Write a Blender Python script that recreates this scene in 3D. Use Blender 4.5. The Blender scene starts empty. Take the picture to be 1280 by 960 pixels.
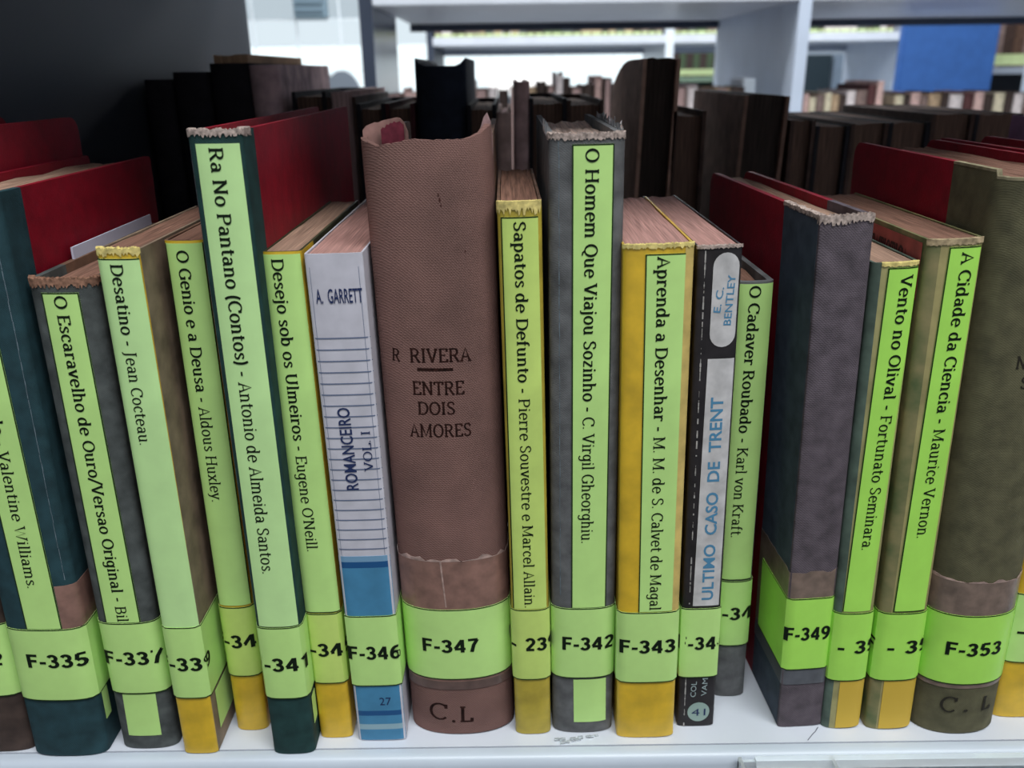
import bpy, math, random
from mathutils import Vector, Matrix, Euler

# ------------------------------------------------------------------ camera, world, lights
scene = bpy.context.scene
COL = scene.collection
cam_data = bpy.data.cameras.new('camera')
cam = bpy.data.objects.new('camera', cam_data)
COL.objects.link(cam)
scene.camera = cam
PITCH, ROLL = math.radians(20.4), -0.013
CAM = Vector((0, -0.25, 0.232))
fw = Vector((0, math.cos(PITCH), -math.sin(PITCH)))
r0 = Vector((1, 0, 0)); u0 = r0.cross(fw)
rr = r0 * math.cos(ROLL) + u0 * math.sin(ROLL)
uu = -r0 * math.sin(ROLL) + u0 * math.cos(ROLL)
cam.matrix_world = Matrix(((rr.x, uu.x, -fw.x, CAM.x), (rr.y, uu.y, -fw.y, CAM.y), (rr.z, uu.z, -fw.z, CAM.z), (0, 0, 0, 1)))
cam_data.sensor_fit = 'HORIZONTAL'; cam_data.sensor_width = 36.0
cam_data.lens = 36.0 * 1050 / 1280
cam_data.clip_start = 0.01
cam_data.dof.use_dof = True
cam_data.dof.focus_distance = 0.275
cam_data.dof.aperture_fstop = 15.0

world = bpy.data.worlds.new('room_light'); scene.world = world
world.use_nodes = True
bg = world.node_tree.nodes['Background']
bg.inputs[0].default_value = (0.80, 0.88, 1.0, 1); bg.inputs[1].default_value = 0.38

def area(name, loc, rot, sx, sy, power, col):
    d = bpy.data.lights.new(name, 'AREA'); d.shape = 'RECTANGLE'
    d.size = sx; d.size_y = sy; d.energy = power; d.color = col
    o = bpy.data.objects.new(name, d); COL.objects.link(o)
    o.location = loc; o.rotation_euler = rot
    return o
# fluorescent ceiling lamps over the aisle behind the camera, and over the far aisles
area('aisle_lamp', (0.45, -0.75, 1.85), (math.radians(15), 0, 0), 1.8, 0.6, 44, (0.93, 0.97, 1.0))
area('aisle_lamp', (0.4, 0.80, 1.85), (math.radians(15), 0, 0), 2.4, 0.3, 62, (0.93, 0.97, 1.0))
area('aisle_lamp', (0.6, 2.5, 1.85), (0, 0, 0), 3.0, 0.5, 72, (0.93, 0.97, 1.0))
area('aisle_lamp', (0.4, 4.8, 1.85), (0, 0, 0), 4.0, 0.8, 110, (0.93, 0.97, 1.0))

vs = scene.view_settings
vs.view_transform = 'Standard'; vs.look = 'None'; vs.gamma = 1; vs.use_curve_mapping = False
vs.exposure = 0.0
random.seed(7)

# ------------------------------------------------------------------ materials
def lin(c):
    out = []
    for v in c:
        v /= 255.0
        out.append(v / 12.92 if v <= 0.04045 else ((v + 0.055) / 1.055) ** 2.4)
    return (out[0], out[1], out[2], 1)

def mat(name, rgb, rough=0.6, spec=0.3, var=0.0, vscale=200, stretch=(1, 1, 1), bump=0.0, bscale=900, coat=0.0, weave=False, dark=None, metallic=0):
    """principled surface whose colour wanders by var, with optional noise or woven bump"""
    m = bpy.data.materials.new(name); m.use_nodes = True
    nt = m.node_tree; p = nt.nodes['Principled BSDF']
    p.inputs['Base Color'].default_value = lin(rgb)
    p.inputs['Roughness'].default_value = rough
    p.inputs['Specular IOR Level'].default_value = spec
    p.inputs['Coat Weight'].default_value = coat
    p.inputs['Coat Roughness'].default_value = 0.25
    p.inputs['Metallic'].default_value = metallic
    tc = nt.nodes.new('ShaderNodeTexCoord')
    mp = nt.nodes.new('ShaderNodeMapping'); mp.inputs['Scale'].default_value = stretch
    nt.links.new(tc.outputs['Object'], mp.inputs['Vector'])
    if var > 0:
        n = nt.nodes.new('ShaderNodeTexNoise'); n.inputs['Scale'].default_value = vscale; n.inputs['Detail'].default_value = 5
        nt.links.new(mp.outputs[0], n.inputs['Vector'])
        r = nt.nodes.new('ShaderNodeValToRGB')
        a = lin(dark) if dark else lin([max(0, v * (1 - var)) for v in rgb])
        b = lin([min(255, v * (1 + var * 0.6)) for v in rgb])
        r.color_ramp.elements[0].position = 0.3; r.color_ramp.elements[1].position = 0.7
        r.color_ramp.elements[0].color = a; r.color_ramp.elements[1].color = b
        nt.links.new(n.outputs['Fac'], r.inputs[0]); nt.links.new(r.outputs[0], p.inputs['Base Color'])
    if bump > 0:
        bp = nt.nodes.new('ShaderNodeBump'); bp.inputs['Strength'].default_value = bump; bp.inputs['Distance'].default_value = 0.0004
        if weave:
            w1 = nt.nodes.new('ShaderNodeTexWave'); w1.inputs['Scale'].default_value = bscale; w1.bands_direction = 'DIAGONAL'; w1.inputs['Distortion'].default_value = 1.5
            w2 = nt.nodes.new('ShaderNodeTexWave'); w2.inputs['Scale'].default_value = bscale; w2.bands_direction = 'Z'; w2.inputs['Distortion'].default_value = 1.5
            nt.links.new(tc.outputs['Object'], w1.inputs['Vector']); nt.links.new(tc.outputs['Object'], w2.inputs['Vector'])
            mx = nt.nodes.new('ShaderNodeMath'); mx.operation = 'MULTIPLY'
            nt.links.new(w1.outputs['Fac'], mx.inputs[0]); nt.links.new(w2.outputs['Fac'], mx.inputs[1])
            nt.links.new(mx.outputs[0], bp.inputs['Height'])
        else:
            n2 = nt.nodes.new('ShaderNodeTexNoise'); n2.inputs['Scale'].default_value = bscale; n2.inputs['Detail'].default_value = 3
            nt.links.new(mp.outputs[0], n2.inputs['Vector']); nt.links.new(n2.outputs['Fac'], bp.inputs['Height'])
        nt.links.new(bp.outputs[0], p.inputs['Normal'])
    return m

_mc = {}
def M(key, *a, **k):
    if key not in _mc: _mc[key] = mat(key, *a, **k)
    return _mc[key]

LIME = M('lime_paper', (200, 240, 142), 0.42, 0.4, 0.04, 60, coat=0.15)
LIME_G = M('vivid_lime_paper', (180, 240, 98), 0.42, 0.4, 0.04, 60, coat=0.15)
LIME_Y = M('yellowed_lime_paper', (208, 232, 122), 0.42, 0.4, 0.06, 60, coat=0.15)
LIME_P = M('pale_lime_paper', (204, 242, 164), 0.42, 0.4, 0.04, 60, coat=0.15)
LINE = M('printed_outline', (30, 52, 20), 0.6, 0.2)
INK = M('black_ink', (14, 26, 12), 0.6, 0.2)
INK_STAMP = M('brown_stamp_ink', (44, 24, 20), 0.7, 0.1, 0.5, 700)
INK_BLUE = M('blue_print_ink', (84, 140, 174), 0.6, 0.2)
INK_NAVY = M('navy_print_ink', (40, 52, 92), 0.6, 0.2)
INK_PALE = M('pale_print_ink', (170, 185, 185), 0.6, 0.2)
PAGES = M('old_page_edges', (170, 138, 118), 0.9, 0.1, 0.22, 260, (8, 0.15, 0.15), 0.6, 900)
PAGES_B = M('brown_page_edges', (140, 104, 88), 0.9, 0.1, 0.25, 260, (8, 0.15, 0.15), 0.6, 900)
PAGES_P = M('pinkish_page_edges', (186, 142, 132), 0.9, 0.1, 0.18, 260, (8, 0.15, 0.15), 0.6, 900)
RED = M('red_board_paper', (140, 12, 34), 0.6, 0.3, 0.12, 150, bump=0.3, bscale=1500)
FRAY = M('frayed_cloth_edge', (178, 160, 150), 0.95, 0.1, 0.3, 900)
FRAY_Y = M('chipped_pale_yellow_edge', (226, 206, 130), 0.9, 0.1, 0.2, 500)
TAPE = M('brown_repair_tape', (142, 106, 94), 0.35, 0.5, 0.16, 180, coat=0.3, bump=0.3, bscale=400)
TAPE_G = M('greyish_repair_tape', (128, 108, 96), 0.35, 0.5, 0.2, 180, coat=0.3, bump=0.3, bscale=400)
YELLOW = M('yellow_cover', (226, 184, 46), 0.4, 0.45, 0.12, 90, coat=0.25)
CREAM = M('yellowed_cover_edge', (214, 186, 110), 0.5, 0.3, 0.12, 150)

def clear_film():
    m = bpy.data.materials.new('clear_plastic'); m.use_nodes = True
    p = m.node_tree.nodes['Principled BSDF']
    p.inputs['Base Color'].default_value = (0.92, 0.96, 0.98, 1); p.inputs['Roughness'].default_value = 0.12
    p.inputs['Transmission Weight'].default_value = 0.72; p.inputs['IOR'].default_value = 1.3
    return m
CLEAR = clear_film()

def lit(name, rgb, s):
    m = bpy.data.materials.new(name); m.use_nodes = True
    nt = m.node_tree; nt.nodes.clear()
    e = nt.nodes.new('ShaderNodeEmission'); e.inputs[0].default_value = lin(rgb); e.inputs[1].default_value = s
    o = nt.nodes.new('ShaderNodeOutputMaterial'); nt.links.new(e.outputs[0], o.inputs[0])
    return m

# ------------------------------------------------------------------ mesh helpers
class MB:
    def __init__(s): s.v = []; s.f = []; s.mi = []
    def face(s, pts, mi=0):
        b = len(s.v); s.v += [tuple(p) for p in pts]; s.f.append(tuple(range(b, b + len(pts)))); s.mi.append(mi)
    def grid(s, rows, mi=0, flip=False, close=False):
        b = len(s.v); n = len(rows[0])
        for r in rows: s.v += [tuple(p) for p in r]
        for i in range(len(rows) - 1):
            for j in range(n if close else n - 1):
                k = (j + 1) % n
                q = (b + i * n + j, b + i * n + k, b + (i + 1) * n + k, b + (i + 1) * n + j)
                s.f.append(q[::-1] if flip else q); s.mi.append(mi(i, j) if callable(mi) else mi)
    def box(s, x0, x1, y0, y1, z0, z1, mi=0):
        b = len(s.v)
        s.v += [(x0, y0, z0), (x1, y0, z0), (x1, y1, z0), (x0, y1, z0), (x0, y0, z1), (x1, y0, z1), (x1, y1, z1), (x0, y1, z1)]
        for q in ((0, 3, 2, 1), (4, 5, 6, 7), (0, 1, 5, 4), (1, 2, 6, 5), (2, 3, 7, 6), (3, 0, 4, 7)):
            s.f.append(tuple(b + i for i in q)); s.mi.append(mi)
    def extrude_x(s, prof, x0, x1, mi=0):
        """closed (y,z) outline swept along x"""
        n = len(prof)
        s.grid([[(x0, y, z) for y, z in prof], [(x1, y, z) for y, z in prof]], mi, True, True)
        s.face([(x0, y, z) for y, z in prof], mi); s.face([(x1, y, z) for y, z in reversed(prof)], mi)
    def build(s, name, mats, parent=None, smooth=True, angle=35):
        me = bpy.data.meshes.new(name); me.from_pydata(s.v, [], s.f)
        if not isinstance(mats, (list, tuple)): mats = [mats]
        for m in mats: me.materials.append(m)
        for p, i in zip(me.polygons, s.mi): p.material_index = i; p.use_smooth = smooth
        me.update(); me.validate()
        if smooth:
            try: me.set_sharp_from_angle(angle=math.radians(angle))
            except Exception: pass
        o = bpy.data.objects.new(name, me); COL.objects.link(o)
        if parent: o.parent = parent
        return o

def bevel(o, w, seg=2):
    m = o.modifiers.new('bevel', 'BEVEL'); m.width = w; m.segments = seg; m.limit_method = 'ANGLE'
    return o

def thing(name, label, cat, loc=(0, 0, 0), rot=(0, 0, 0), group=None):
    o = bpy.data.objects.new(name, None); COL.objects.link(o); o.empty_display_size = 0.02
    o.location = loc; o.rotation_euler = rot; o['label'] = label; o['category'] = cat
    if group: o['group'] = group
    return o
def tag(o, label, cat, group=None):
    o['label'] = label; o['category'] = cat
    if group: o['group'] = group
    return o
def struct(o): o['kind'] = 'structure'; return o

# ------------------------------------------------------------------ serif lettering, drawn as broad-nib strokes
def arc(cx, cy, rx, ry, a0, a1, n=None):
    n = n or max(5, int(abs(a1 - a0) / 22))
    return [(cx + rx * math.cos(math.radians(a0 + (a1 - a0) * i / n)), cy + ry * math.sin(math.radians(a0 + (a1 - a0) * i / n))) for i in range(n + 1)]
def hb(x0, x1, y): return [(x0, y), (x1, y)]
def vs_(x, y0, y1): return [(x, y0), (x, y1)]
G = {
 ' ': (26, []), '.': (20, [('dot', 9, 4)]), '-': (34, [hb(6, 28, 24), hb(6, 28, 27)]), "'": (16, [vs_(8, 52, 74)]), ',': (20, [('dot', 9, 4), [(10, 3), (5, -12)]]),
 '/': (40, [[(2, -10), (38, 76)]]),
 '(': (28, [arc(30, 28, 20, 48, 120, 240, 8)]), ')': (28, [arc(-2, 28, 20, 48, 60, -60, 8)]),
 'a': (50, [vs_(37, 2, 34), arc(23, 34, 14, 15, 0, 150), arc(22, 15, 13, 14, 0, 360), hb(37, 47, 1.5)]),
 'b': (52, [vs_(12, 0, 75), arc(28, 25, 16, 25, 0, 360), hb(3, 12, 74)]),
 'c': (46, [arc(27, 25, 18, 25, 45, 315), ('dot', 38, 40)]),
 'd': (54, [vs_(40, 0, 75), arc(23, 25, 16, 25, 0, 360), hb(31, 40, 74), hb(40, 49, 1.5)]),
 'e': (50, [arc(26, 25, 18, 25, 0, 318), hb(8, 44, 27)]),
 'f': (36, [vs_(16, 0, 58), arc(27, 58, 11, 17, 180, 60), hb(5, 30, 49), hb(7, 27, 1.5)]),
 'g': (50, [arc(22, 27, 15, 22, 0, 360), vs_(38, 49, -8), arc(24, -8, 14, 14, 0, -155), hb(38, 46, 49)]),
 'h': (56, [vs_(13, 0, 75), arc(27, 34, 14, 16, 180, 0), vs_(41, 34, 0), hb(4, 22, 1.5), hb(32, 50, 1.5), hb(4, 13, 74)]),
 'i': (27, [vs_(14, 0, 50), ('dot', 14, 67), hb(4, 24, 1.5), hb(5, 14, 49)]),
 'j': (26, [vs_(14, 50, -8), arc(5, -8, 9, 13, 0, -120), ('dot', 14, 67), hb(5, 14, 49)]),
 'k': (52, [vs_(13, 0, 75), [(39, 49), (14, 22)], [(22, 30), (42, 1)], hb(4, 22, 1.5), hb(33, 50, 1.5), hb(30, 48, 49), hb(4, 13, 74)]),
 'l': (27, [vs_(14, 0, 75), hb(4, 24, 1.5), hb(5, 14, 74)]),
 'm': (82, [vs_(13, 0, 50), arc(26, 34, 13, 16, 180, 0), vs_(39, 34, 0), arc(53, 34, 14, 16, 180, 0), vs_(67, 34, 0), hb(4, 22, 1.5), hb(31, 47, 1.5), hb(59, 76, 1.5), hb(4, 13, 49)]),
 'n': (56, [vs_(13, 0, 50), arc(27, 34, 14, 16, 180, 0), vs_(41, 34, 0), hb(4, 22, 1.5), hb(32, 50, 1.5), hb(4, 13, 49)]),
 'o': (52, [arc(26, 25, 18, 25, 0, 360)]),
 'p': (53, [vs_(13, -22, 50), arc(28, 25, 16, 25, 0, 360), hb(4, 23, -21), hb(4, 13, 49)]),
 'q': (53, [vs_(40, -22, 50), arc(24, 25, 16, 25, 0, 360), hb(30, 48, -21)]),
 'r': (40, [vs_(13, 0, 50), arc(27, 34, 14, 15, 180, 70), ('dot', 34, 45), hb(4, 24, 1.5), hb(4, 13, 49)]),
 's': (42, [[(35, 40), (29, 47), (19, 49), (11, 44), (10, 36), (17, 29), (28, 22), (35, 15), (33, 6), (24, 1), (14, 2), (8, 9)]]),
 't': (34, [vs_(15, 66, 12), arc(25, 12, 10, 11, 180, 310), hb(4, 31, 49)]),
 'u': (56, [vs_(13, 50, 16), arc(27, 16, 14, 16, 180, 360), vs_(41, 50, 0), hb(4, 13, 49), hb(32, 41, 49), hb(41, 50, 1.5)]),
 'v': (48, [[(7, 50), (24, 0)], [(24, 0), (41, 50)], hb(0, 16, 49), hb(33, 48, 49)]),
 'w': (72, [[(7, 50), (22, 0), (36, 46), (50, 0), (65, 50)], hb(0, 15, 49), hb(57, 72, 49)]),
 'x': (50, [[(8, 50), (42, 0)], [(42, 50), (8, 0)], hb(1, 17, 49), hb(33, 49, 49), hb(1, 17, 1.5), hb(33, 49, 1.5)]),
 'y': (48, [[(7, 50), (24, 4)], [(41, 50), (20, -14), (8, -20)], hb(0, 16, 49), hb(33, 48, 49)]),
 'z': (44, [hb(6, 38, 49), [(37, 48), (7, 2)], hb(6, 38, 1.5)]),
 'A': (62, [[(8, 0), (30, 70), (54, 0)], hb(17, 45, 24), hb(0, 17, 1.5), hb(44, 62, 1.5)]),
 'B': (60, [vs_(14, 0, 70), hb(5, 32, 69), arc(32, 53, 15, 16, 90, -90), hb(14, 34, 37), arc(34, 19, 18, 18, 90, -90), hb(5, 34, 1.5)]),
 'C': (60, [arc(34, 35, 27, 35, 45, 315), vs_(54, 50, 68)]),
 'D': (68, [vs_(14, 0, 70), hb(5, 32, 69), arc(32, 35, 28, 34, 90, -90), hb(5, 32, 1.5)]),
 'E': (56, [vs_(14, 0, 70), hb(5, 50, 69), hb(14, 40, 37), hb(5, 51, 1.5), vs_(49, 55, 70), vs_(50, 0, 16)]),
 'F': (54, [vs_(14, 0, 70), hb(5, 50, 69), hb(14, 40, 36), hb(5, 25, 1.5), vs_(49, 55, 70)]),
 'G': (66, [arc(34, 35, 27, 35, 45, 320), vs_(55, 2, 31), hb(44, 62, 31), vs_(54, 52, 68)]),
 'H': (72, [vs_(14, 0, 70), vs_(58, 0, 70), hb(14, 58, 36), hb(5, 24, 69), hb(5, 24, 1.5), hb(48, 67, 69), hb(48, 67, 1.5)]),
 'I': (32, [vs_(16, 0, 70), hb(6, 26, 69), hb(6, 26, 1.5)]),
 'J': (38, [vs_(20, 70, 4), arc(8, 4, 12, 18, 0, -100), hb(10, 32, 69)]),
 'K': (66, [vs_(14, 0, 70), [(54, 69), (15, 30)], [(26, 40), (56, 1)], hb(5, 24, 69), hb(5, 24, 1.5), hb(44, 62, 69), hb(46, 66, 1.5)]),
 'L': (54, [vs_(14, 0, 70), hb(5, 24, 69), hb(5, 49, 1.5), vs_(48, 0, 18)]),
 'M': (86, [vs_(15, 0, 70), [(15, 70), (42, 6), (70, 70)], vs_(70, 0, 70), hb(5, 17, 69), hb(68, 80, 69), hb(5, 24, 1.5), hb(60, 80, 1.5)]),
 'N': (72, [vs_(14, 0, 70), [(14, 70), (57, 0)], vs_(57, 0, 70), hb(4, 15, 69), hb(5, 23, 1.5), hb(48, 66, 69)]),
 'O': (68, [arc(34, 35, 27, 35, 0, 360)]),
 'P': (58, [vs_(14, 0, 70), hb(5, 32, 69), arc(32, 51, 18, 18, 90, -90), hb(14, 32, 33), hb(5, 25, 1.5)]),
 'Q': (68, [arc(34, 35, 27, 35, 0, 360), [(34, 2), (44, -12), (58, -15)]]),
 'R': (64, [vs_(14, 0, 70), hb(5, 32, 69), arc(32, 52, 17, 17, 90, -90), hb(14, 32, 35), [(32, 35), (54, 1)], hb(5, 25, 1.5), hb(48, 62, 1.5)]),
 'S': (54, [[(45, 55), (38, 67), (26, 70), (14, 65), (10, 54), (15, 43), (28, 36), (40, 29), (45, 18), (40, 6), (28, 1), (15, 3), (8, 14)]]),
 'T': (58, [vs_(29, 0, 70), hb(4, 54, 69), hb(19, 39, 1.5), vs_(5, 54, 70), vs_(53, 54, 70)]),
 'U': (70, [vs_(15, 70, 24), arc(35, 24, 20, 24, 180, 360), vs_(55, 24, 70), hb(6, 25, 69), hb(46, 65, 69)]),
 'V': (64, [[(9, 70), (32, 0)], [(32, 0), (55, 70)], hb(0, 20, 69), hb(44, 63, 69)]),
 'W': (92, [[(9, 70), (28, 0), (46, 66), (64, 0), (83, 70)], hb(0, 20, 69), hb(72, 91, 69)]),
}
def stroke_quads(pts, W, T):
    n = len(pts); L = []; R = []
    closed = n > 3 and abs(pts[0][0] - pts[-1][0]) < 1e-6 and abs(pts[0][1] - pts[-1][1]) < 1e-6
    for i in range(n):
        if closed and i in (0, n - 1): a, b = pts[-2], pts[1]
        else: a, b = pts[max(0, i - 1)], pts[min(n - 1, i + 1)]
        dx, dy = b[0] - a[0], b[1] - a[1]; l = math.hypot(dx, dy) or 1
        nx, ny = -dy / l, dx / l
        h = math.sqrt((W * nx) ** 2 + (T * ny) ** 2)
        L.append((pts[i][0] + nx * h, pts[i][1] + ny * h)); R.append((pts[i][0] - nx * h, pts[i][1] - ny * h))
    return [[R[i], R[i + 1], L[i + 1], L[i]] for i in range(n - 1)]
def serif_polys(segments):
    """segments: list of (text, bold). returns (polygons, total width) with capital height 1"""
    x = 0; out = []
    for text, bold in segments:
        W, T = (6.6, 3.6) if bold else (4.8, 3.0)
        k = 1.08 if bold else 1.0
        for ch in text:
            adv, strokes = G[ch]
            for s in strokes:
                if s[0] == 'dot':
                    r = 6.2 if bold else 4.6
                    out.append([(x + s[1] * k + r * math.cos(a * math.pi / 4), s[2] + r * math.sin(a * math.pi / 4)) for a in range(8)])
                else:
                    out += stroke_quads([(x + px * k, py) for px, py in s], W, T)
            x += adv * k
    return [[(a / 70, b / 70) for a, b in p] for p in out], x / 70

SB = {'F': (46, [vs_(9, 0, 70), hb(9, 42, 64), hb(9, 38, 36)]), '-': (30, [hb(3, 26, 26)]), ' ': (16, []),
 '0': (50, [arc(24, 35, 15, 29, 0, 360)]), '1': (40, [vs_(24, 0, 70), [(24, 66), (8, 52)]]),
 '2': (50, [arc(24, 48, 15, 16, 165, -35, 9) + [(10, 8)], hb(6, 41, 6)]),
 '3': (50, [arc(22, 50, 14, 14, 160, -80, 9), arc(22, 20, 16, 15, 80, -160, 9), hb(18, 26, 36)]),
 '4': (52, [vs_(34, 0, 68), [(33, 66), (6, 21)], hb(4, 46, 19)]),
 '5': (50, [hb(13, 41, 64), [(14, 66), (10, 36)], arc(23, 22, 16, 17, 140, -150, 10)]),
 '6': (50, [arc(25, 22, 15, 17, 0, 360), arc(33, 26, 23, 39, 180, 80, 7)]),
 '7': (48, [hb(5, 42, 64), [(41, 64), (26, 36), (18, 0)]]),
 '8': (50, [arc(24, 51, 13, 13, 0, 360), arc(24, 20, 16, 15, 0, 360)]),
 '9': (50, [arc(23, 48, 15, 17, 0, 360), arc(15, 44, 23, 39, 0, -100, 7)])}
def digit_polys(text):
    x = 0; out = []
    for ch in text:
        adv, strokes = SB[ch]
        for st in strokes: out += stroke_quads([(x + a, b_) for a, b_ in st], 7.4, 6.2)
        x += adv
    return [[(a / 70, b_ / 70) for a, b_ in p] for p in out], x / 70

def sans_polys(text, bold=0.0, space=1.0):
    """same, from the built-in sans face"""
    c = bpy.data.curves.new('tmp_text', 'FONT'); c.body = text; c.offset = bold; c.space_character = space; c.resolution_u = 3
    o = bpy.data.objects.new('tmp_text', c); COL.objects.link(o)
    dg = bpy.context.evaluated_depsgraph_get()
    me = bpy.data.meshes.new_from_object(o.evaluated_get(dg))
    pts = [(v.co.x, v.co.y) for v in me.vertices]; polys = [[pts[i] for i in p.vertices] for p in me.polygons]
    bpy.data.objects.remove(o); bpy.data.curves.remove(c); bpy.data.meshes.remove(me)
    x0 = min(p[0] for p in pts); x1 = max(p[0] for p in pts)
    H = 0.70
    return [[((a - x0) / H, b / H) for a, b in p] for p in polys], (x1 - x0) / H

# ------------------------------------------------------------------ one book: a spine profile everything else is wrapped on
MM = 0.001
class Book:
    def __init__(s, name, label, X, Y, lean, w, h, yaw, b, n, depth, cat='book'):
        s.w, s.h, s.b, s.n, s.depth = w, h, b, n, depth
        a = math.radians(lean)
        s.root = thing(name, label, cat, (X, Y, abs(math.sin(a)) * w / 2 + 0.0002), (0, a, math.radians(yaw)), 'books in the front row of the shelf')
        pts = []
        side = [0, 0.004, 0.009, 0.016, 0.026, 0.04, 0.06, 0.09, 0.14, 0.25, 0.4, 0.55, 0.7, 0.85]
        for q_ in side: pts.append((-w / 2, depth + (b - depth) * q_))
        N = 56
        for i in range(N + 1):
            t = math.pi * i / N; cs, sn = math.cos(t), math.sin(t)
            pts.append((-w / 2 * math.copysign(abs(cs) ** (2 / n), cs), b * (1 - abs(sn) ** (2 / n))))
        for q_ in reversed(side): pts.append((w / 2, depth + (b - depth) * q_))
        q = [pts[0]]
        for p in pts[1:]:
            if math.dist(p, q[-1]) > 2e-5: q.append(p)
        s.pts = q
        acc = [0]
        for i in range(1, len(q)): acc.append(acc[-1] + math.dist(q[i], q[i - 1]))
        mid = acc[-1] / 2
        s.acc = [a_ - mid for a_ in acc]; s.send = mid; s.se = mid - (depth - b)
        nr = []
        for i in range(len(q)):
            p0, p1 = q[max(0, i - 1)], q[min(len(q) - 1, i + 1)]
            dx, dy = p1[0] - p0[0], p1[1] - p0[1]; l = math.hypot(dx, dy)
            nr.append((dy / l, -dx / l))
        s.nr = nr
    def P(s, sv, off=0.0):
        sv = max(-s.send, min(s.send, sv)); acc = s.acc
        lo, hi = 0, len(acc) - 1
        while hi - lo > 1:
            m = (lo + hi) // 2
            if acc[m] <= sv: lo = m
            else: hi = m
        t = (sv - acc[lo]) / max(1e-9, acc[hi] - acc[lo])
        a, b_ = s.pts[lo], s.pts[hi]; na, nb = s.nr[lo], s.nr[hi]
        nx, ny = na[0] + (nb[0] - na[0]) * t, na[1] + (nb[1] - na[1]) * t
        return (a[0] + (b_[0] - a[0]) * t + nx * off, a[1] + (b_[1] - a[1]) * t + ny * off)
    def s_of_x(s, x):
        x = max(-s.w / 2 * 0.999, min(s.w / 2 * 0.999, x)); lo, hi = -s.se, s.se
        for _ in range(40):
            m = (lo + hi) / 2
            if s.P(m)[0] < x: lo = m
            else: hi = m
        return lo
    def samples(s, s0, s1):
        c = [v for v in s.acc if s0 + 2e-5 < v < s1 - 2e-5]
        return [s0] + c + [s1]
    def shell(s, name, s0, s1, mats, t=0.0018, ztop=None, zbot=None, mi=None, rows=2, parent=None, off=0.0):
        """thick sheet following the profile from s0 to s1"""
        ss = s.samples(s0, s1)
        zt = ztop or (lambda v: s.h); zb = zbot or (lambda v: 0.0)
        m = MB()
        def ring(o): return [[(*s.P(v, o), zb(v) + (zt(v) - zb(v)) * i / (rows - 1)) for v in ss] for i in range(rows)]
        O = ring(off); I = ring(off - t)
        f = (lambda i, j: mi(ss[j], i)) if mi else 0
        m.grid(O, f); m.grid(I, 0, True)
        m.grid([O[-1], I[-1]], 0); m.grid([I[0], O[0]], 0)
        m.grid([[r[0] for r in I], [r[0] for r in O]], 0); m.grid([[r[-1] for r in O], [r[-1] for r in I]], 0)
        return m.build(name, mats, parent or s.root)
    def sheet(s, name, quad, material, off, parent=None, border=None, bw=0.0004, edges='', jag=None, nz=1):
        """label pasted on the spine. quad: s at (top-left, top-right, bottom-left, bottom-right) and z top, z bottom"""
        tl, tr, bl, br, zt, zb = quad
        m = MB(); N = 14
        def pt(u, v, o):   # u across 0..1, v up 0..1
            a = bl + (tl - bl) * v; b_ = br + (tr - br) * v
            sv = a + (b_ - a) * u
            zz = zb + (zt - zb) * v
            if jag and v > 0.99: zz += jag(u)
            if jag and v < 0.01 and getattr(jag, 'low', None): zz += jag.low(u)
            return (*s.P(sv, o), zz)
        if abs(tr - tl) > 0.04: N = 40
        us = [i / N for i in range(N + 1)]
        rows_o = [[pt(u, v / nz, off) for u in us] for v in range(nz + 1)]
        rows_i = [[pt(u, v / nz, off - 0.00012) for u in us] for v in range(nz + 1)]
        m.grid(rows_o, 0); m.grid(rows_i, 0, True)
        m.grid([rows_o[-1], rows_i[-1]], 0); m.grid([rows_i[0], rows_o[0]], 0)
        m.grid([[r[0] for r in rows_i], [r[0] for r in rows_o]], 0); m.grid([[r[-1] for r in rows_o], [r[-1] for r in rows_i]], 0)
        if border:
            W_ = abs(tr - tl); H_ = abs(zt - zb); eu, ev = bw / W_, bw / H_; o2 = off + 0.00004
            if 't' in edges: m.grid([[pt(u, 1 - ev, o2) for u in us], [pt(u, 0.9899, o2) if jag else pt(u, 1, o2) for u in us]], 1)
            if 'b' in edges: m.grid([[pt(u, 0, o2) for u in us], [pt(u, ev, o2) for u in us]], 1)
            if 'l' in edges: m.grid([[pt(0, v, o2), pt(eu, v, o2)] for v in (0, 0.5, 1)], 1)
            if 'r' in edges: m.grid([[pt(1 - eu, v, o2), pt(1, v, o2)] for v in (0, 0.5, 1)], 1)
        return m.build(name, [material] + ([border] if border else []), parent or s.root)
    def text(s, polys, width, material, off, parent, p0, p1, cap, mode, name='lettering'):
        """p0,p1: (s, z) where the text's baseline-middle line starts and ends; mode down / up / across"""
        L = math.hypot(p1[0] - p0[0], p1[1] - p0[1]); k = L / width
        du = ((p1[0] - p0[0]) / L, (p1[1] - p0[1]) / L)
        dv = (-du[1], du[0])
        m = MB()
        for poly in polys:
            pts = []
            for a, b_ in poly:
                u, v = a * k, (b_ - 0.5) * cap
                sv = p0[0] + du[0] * u + dv[0] * v; zz = p0[1] + du[1] * u + dv[1] * v
                if abs(sv) > s.send: sv = math.copysign(s.send, sv)
                pts.append((*s.P(sv, off), zz))
            m.face(pts)
        return m.build(name, material, parent, smooth=False)
    # --- ready-made pieces
    def pages(s, material, drop=0.003, inset=0.0022, front=None, back=0.004, wob=0.0006):
        w2 = s.w / 2 - inset; y0 = front if front is not None else s.b + 0.0005; y1 = s.depth - back
        m = MB(); N = max(6, int(s.w / 0.0016)); z1 = s.h - drop
        random.seed(int(s.w * 1e5))
        tops = [[(-w2 + 2 * w2 * j / N, y0 + (y1 - y0) * i / 6, z1 + random.uniform(-wob, wob) * (0.3 if i < 2 else 1)) for j in range(N + 1)] for i in range(7)]
        m.grid(tops, 0)
        bot = [[(x, y, 0.0028 if drop > 0.001 else 0.0003) for x, y, z in r] for r in tops]
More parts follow.
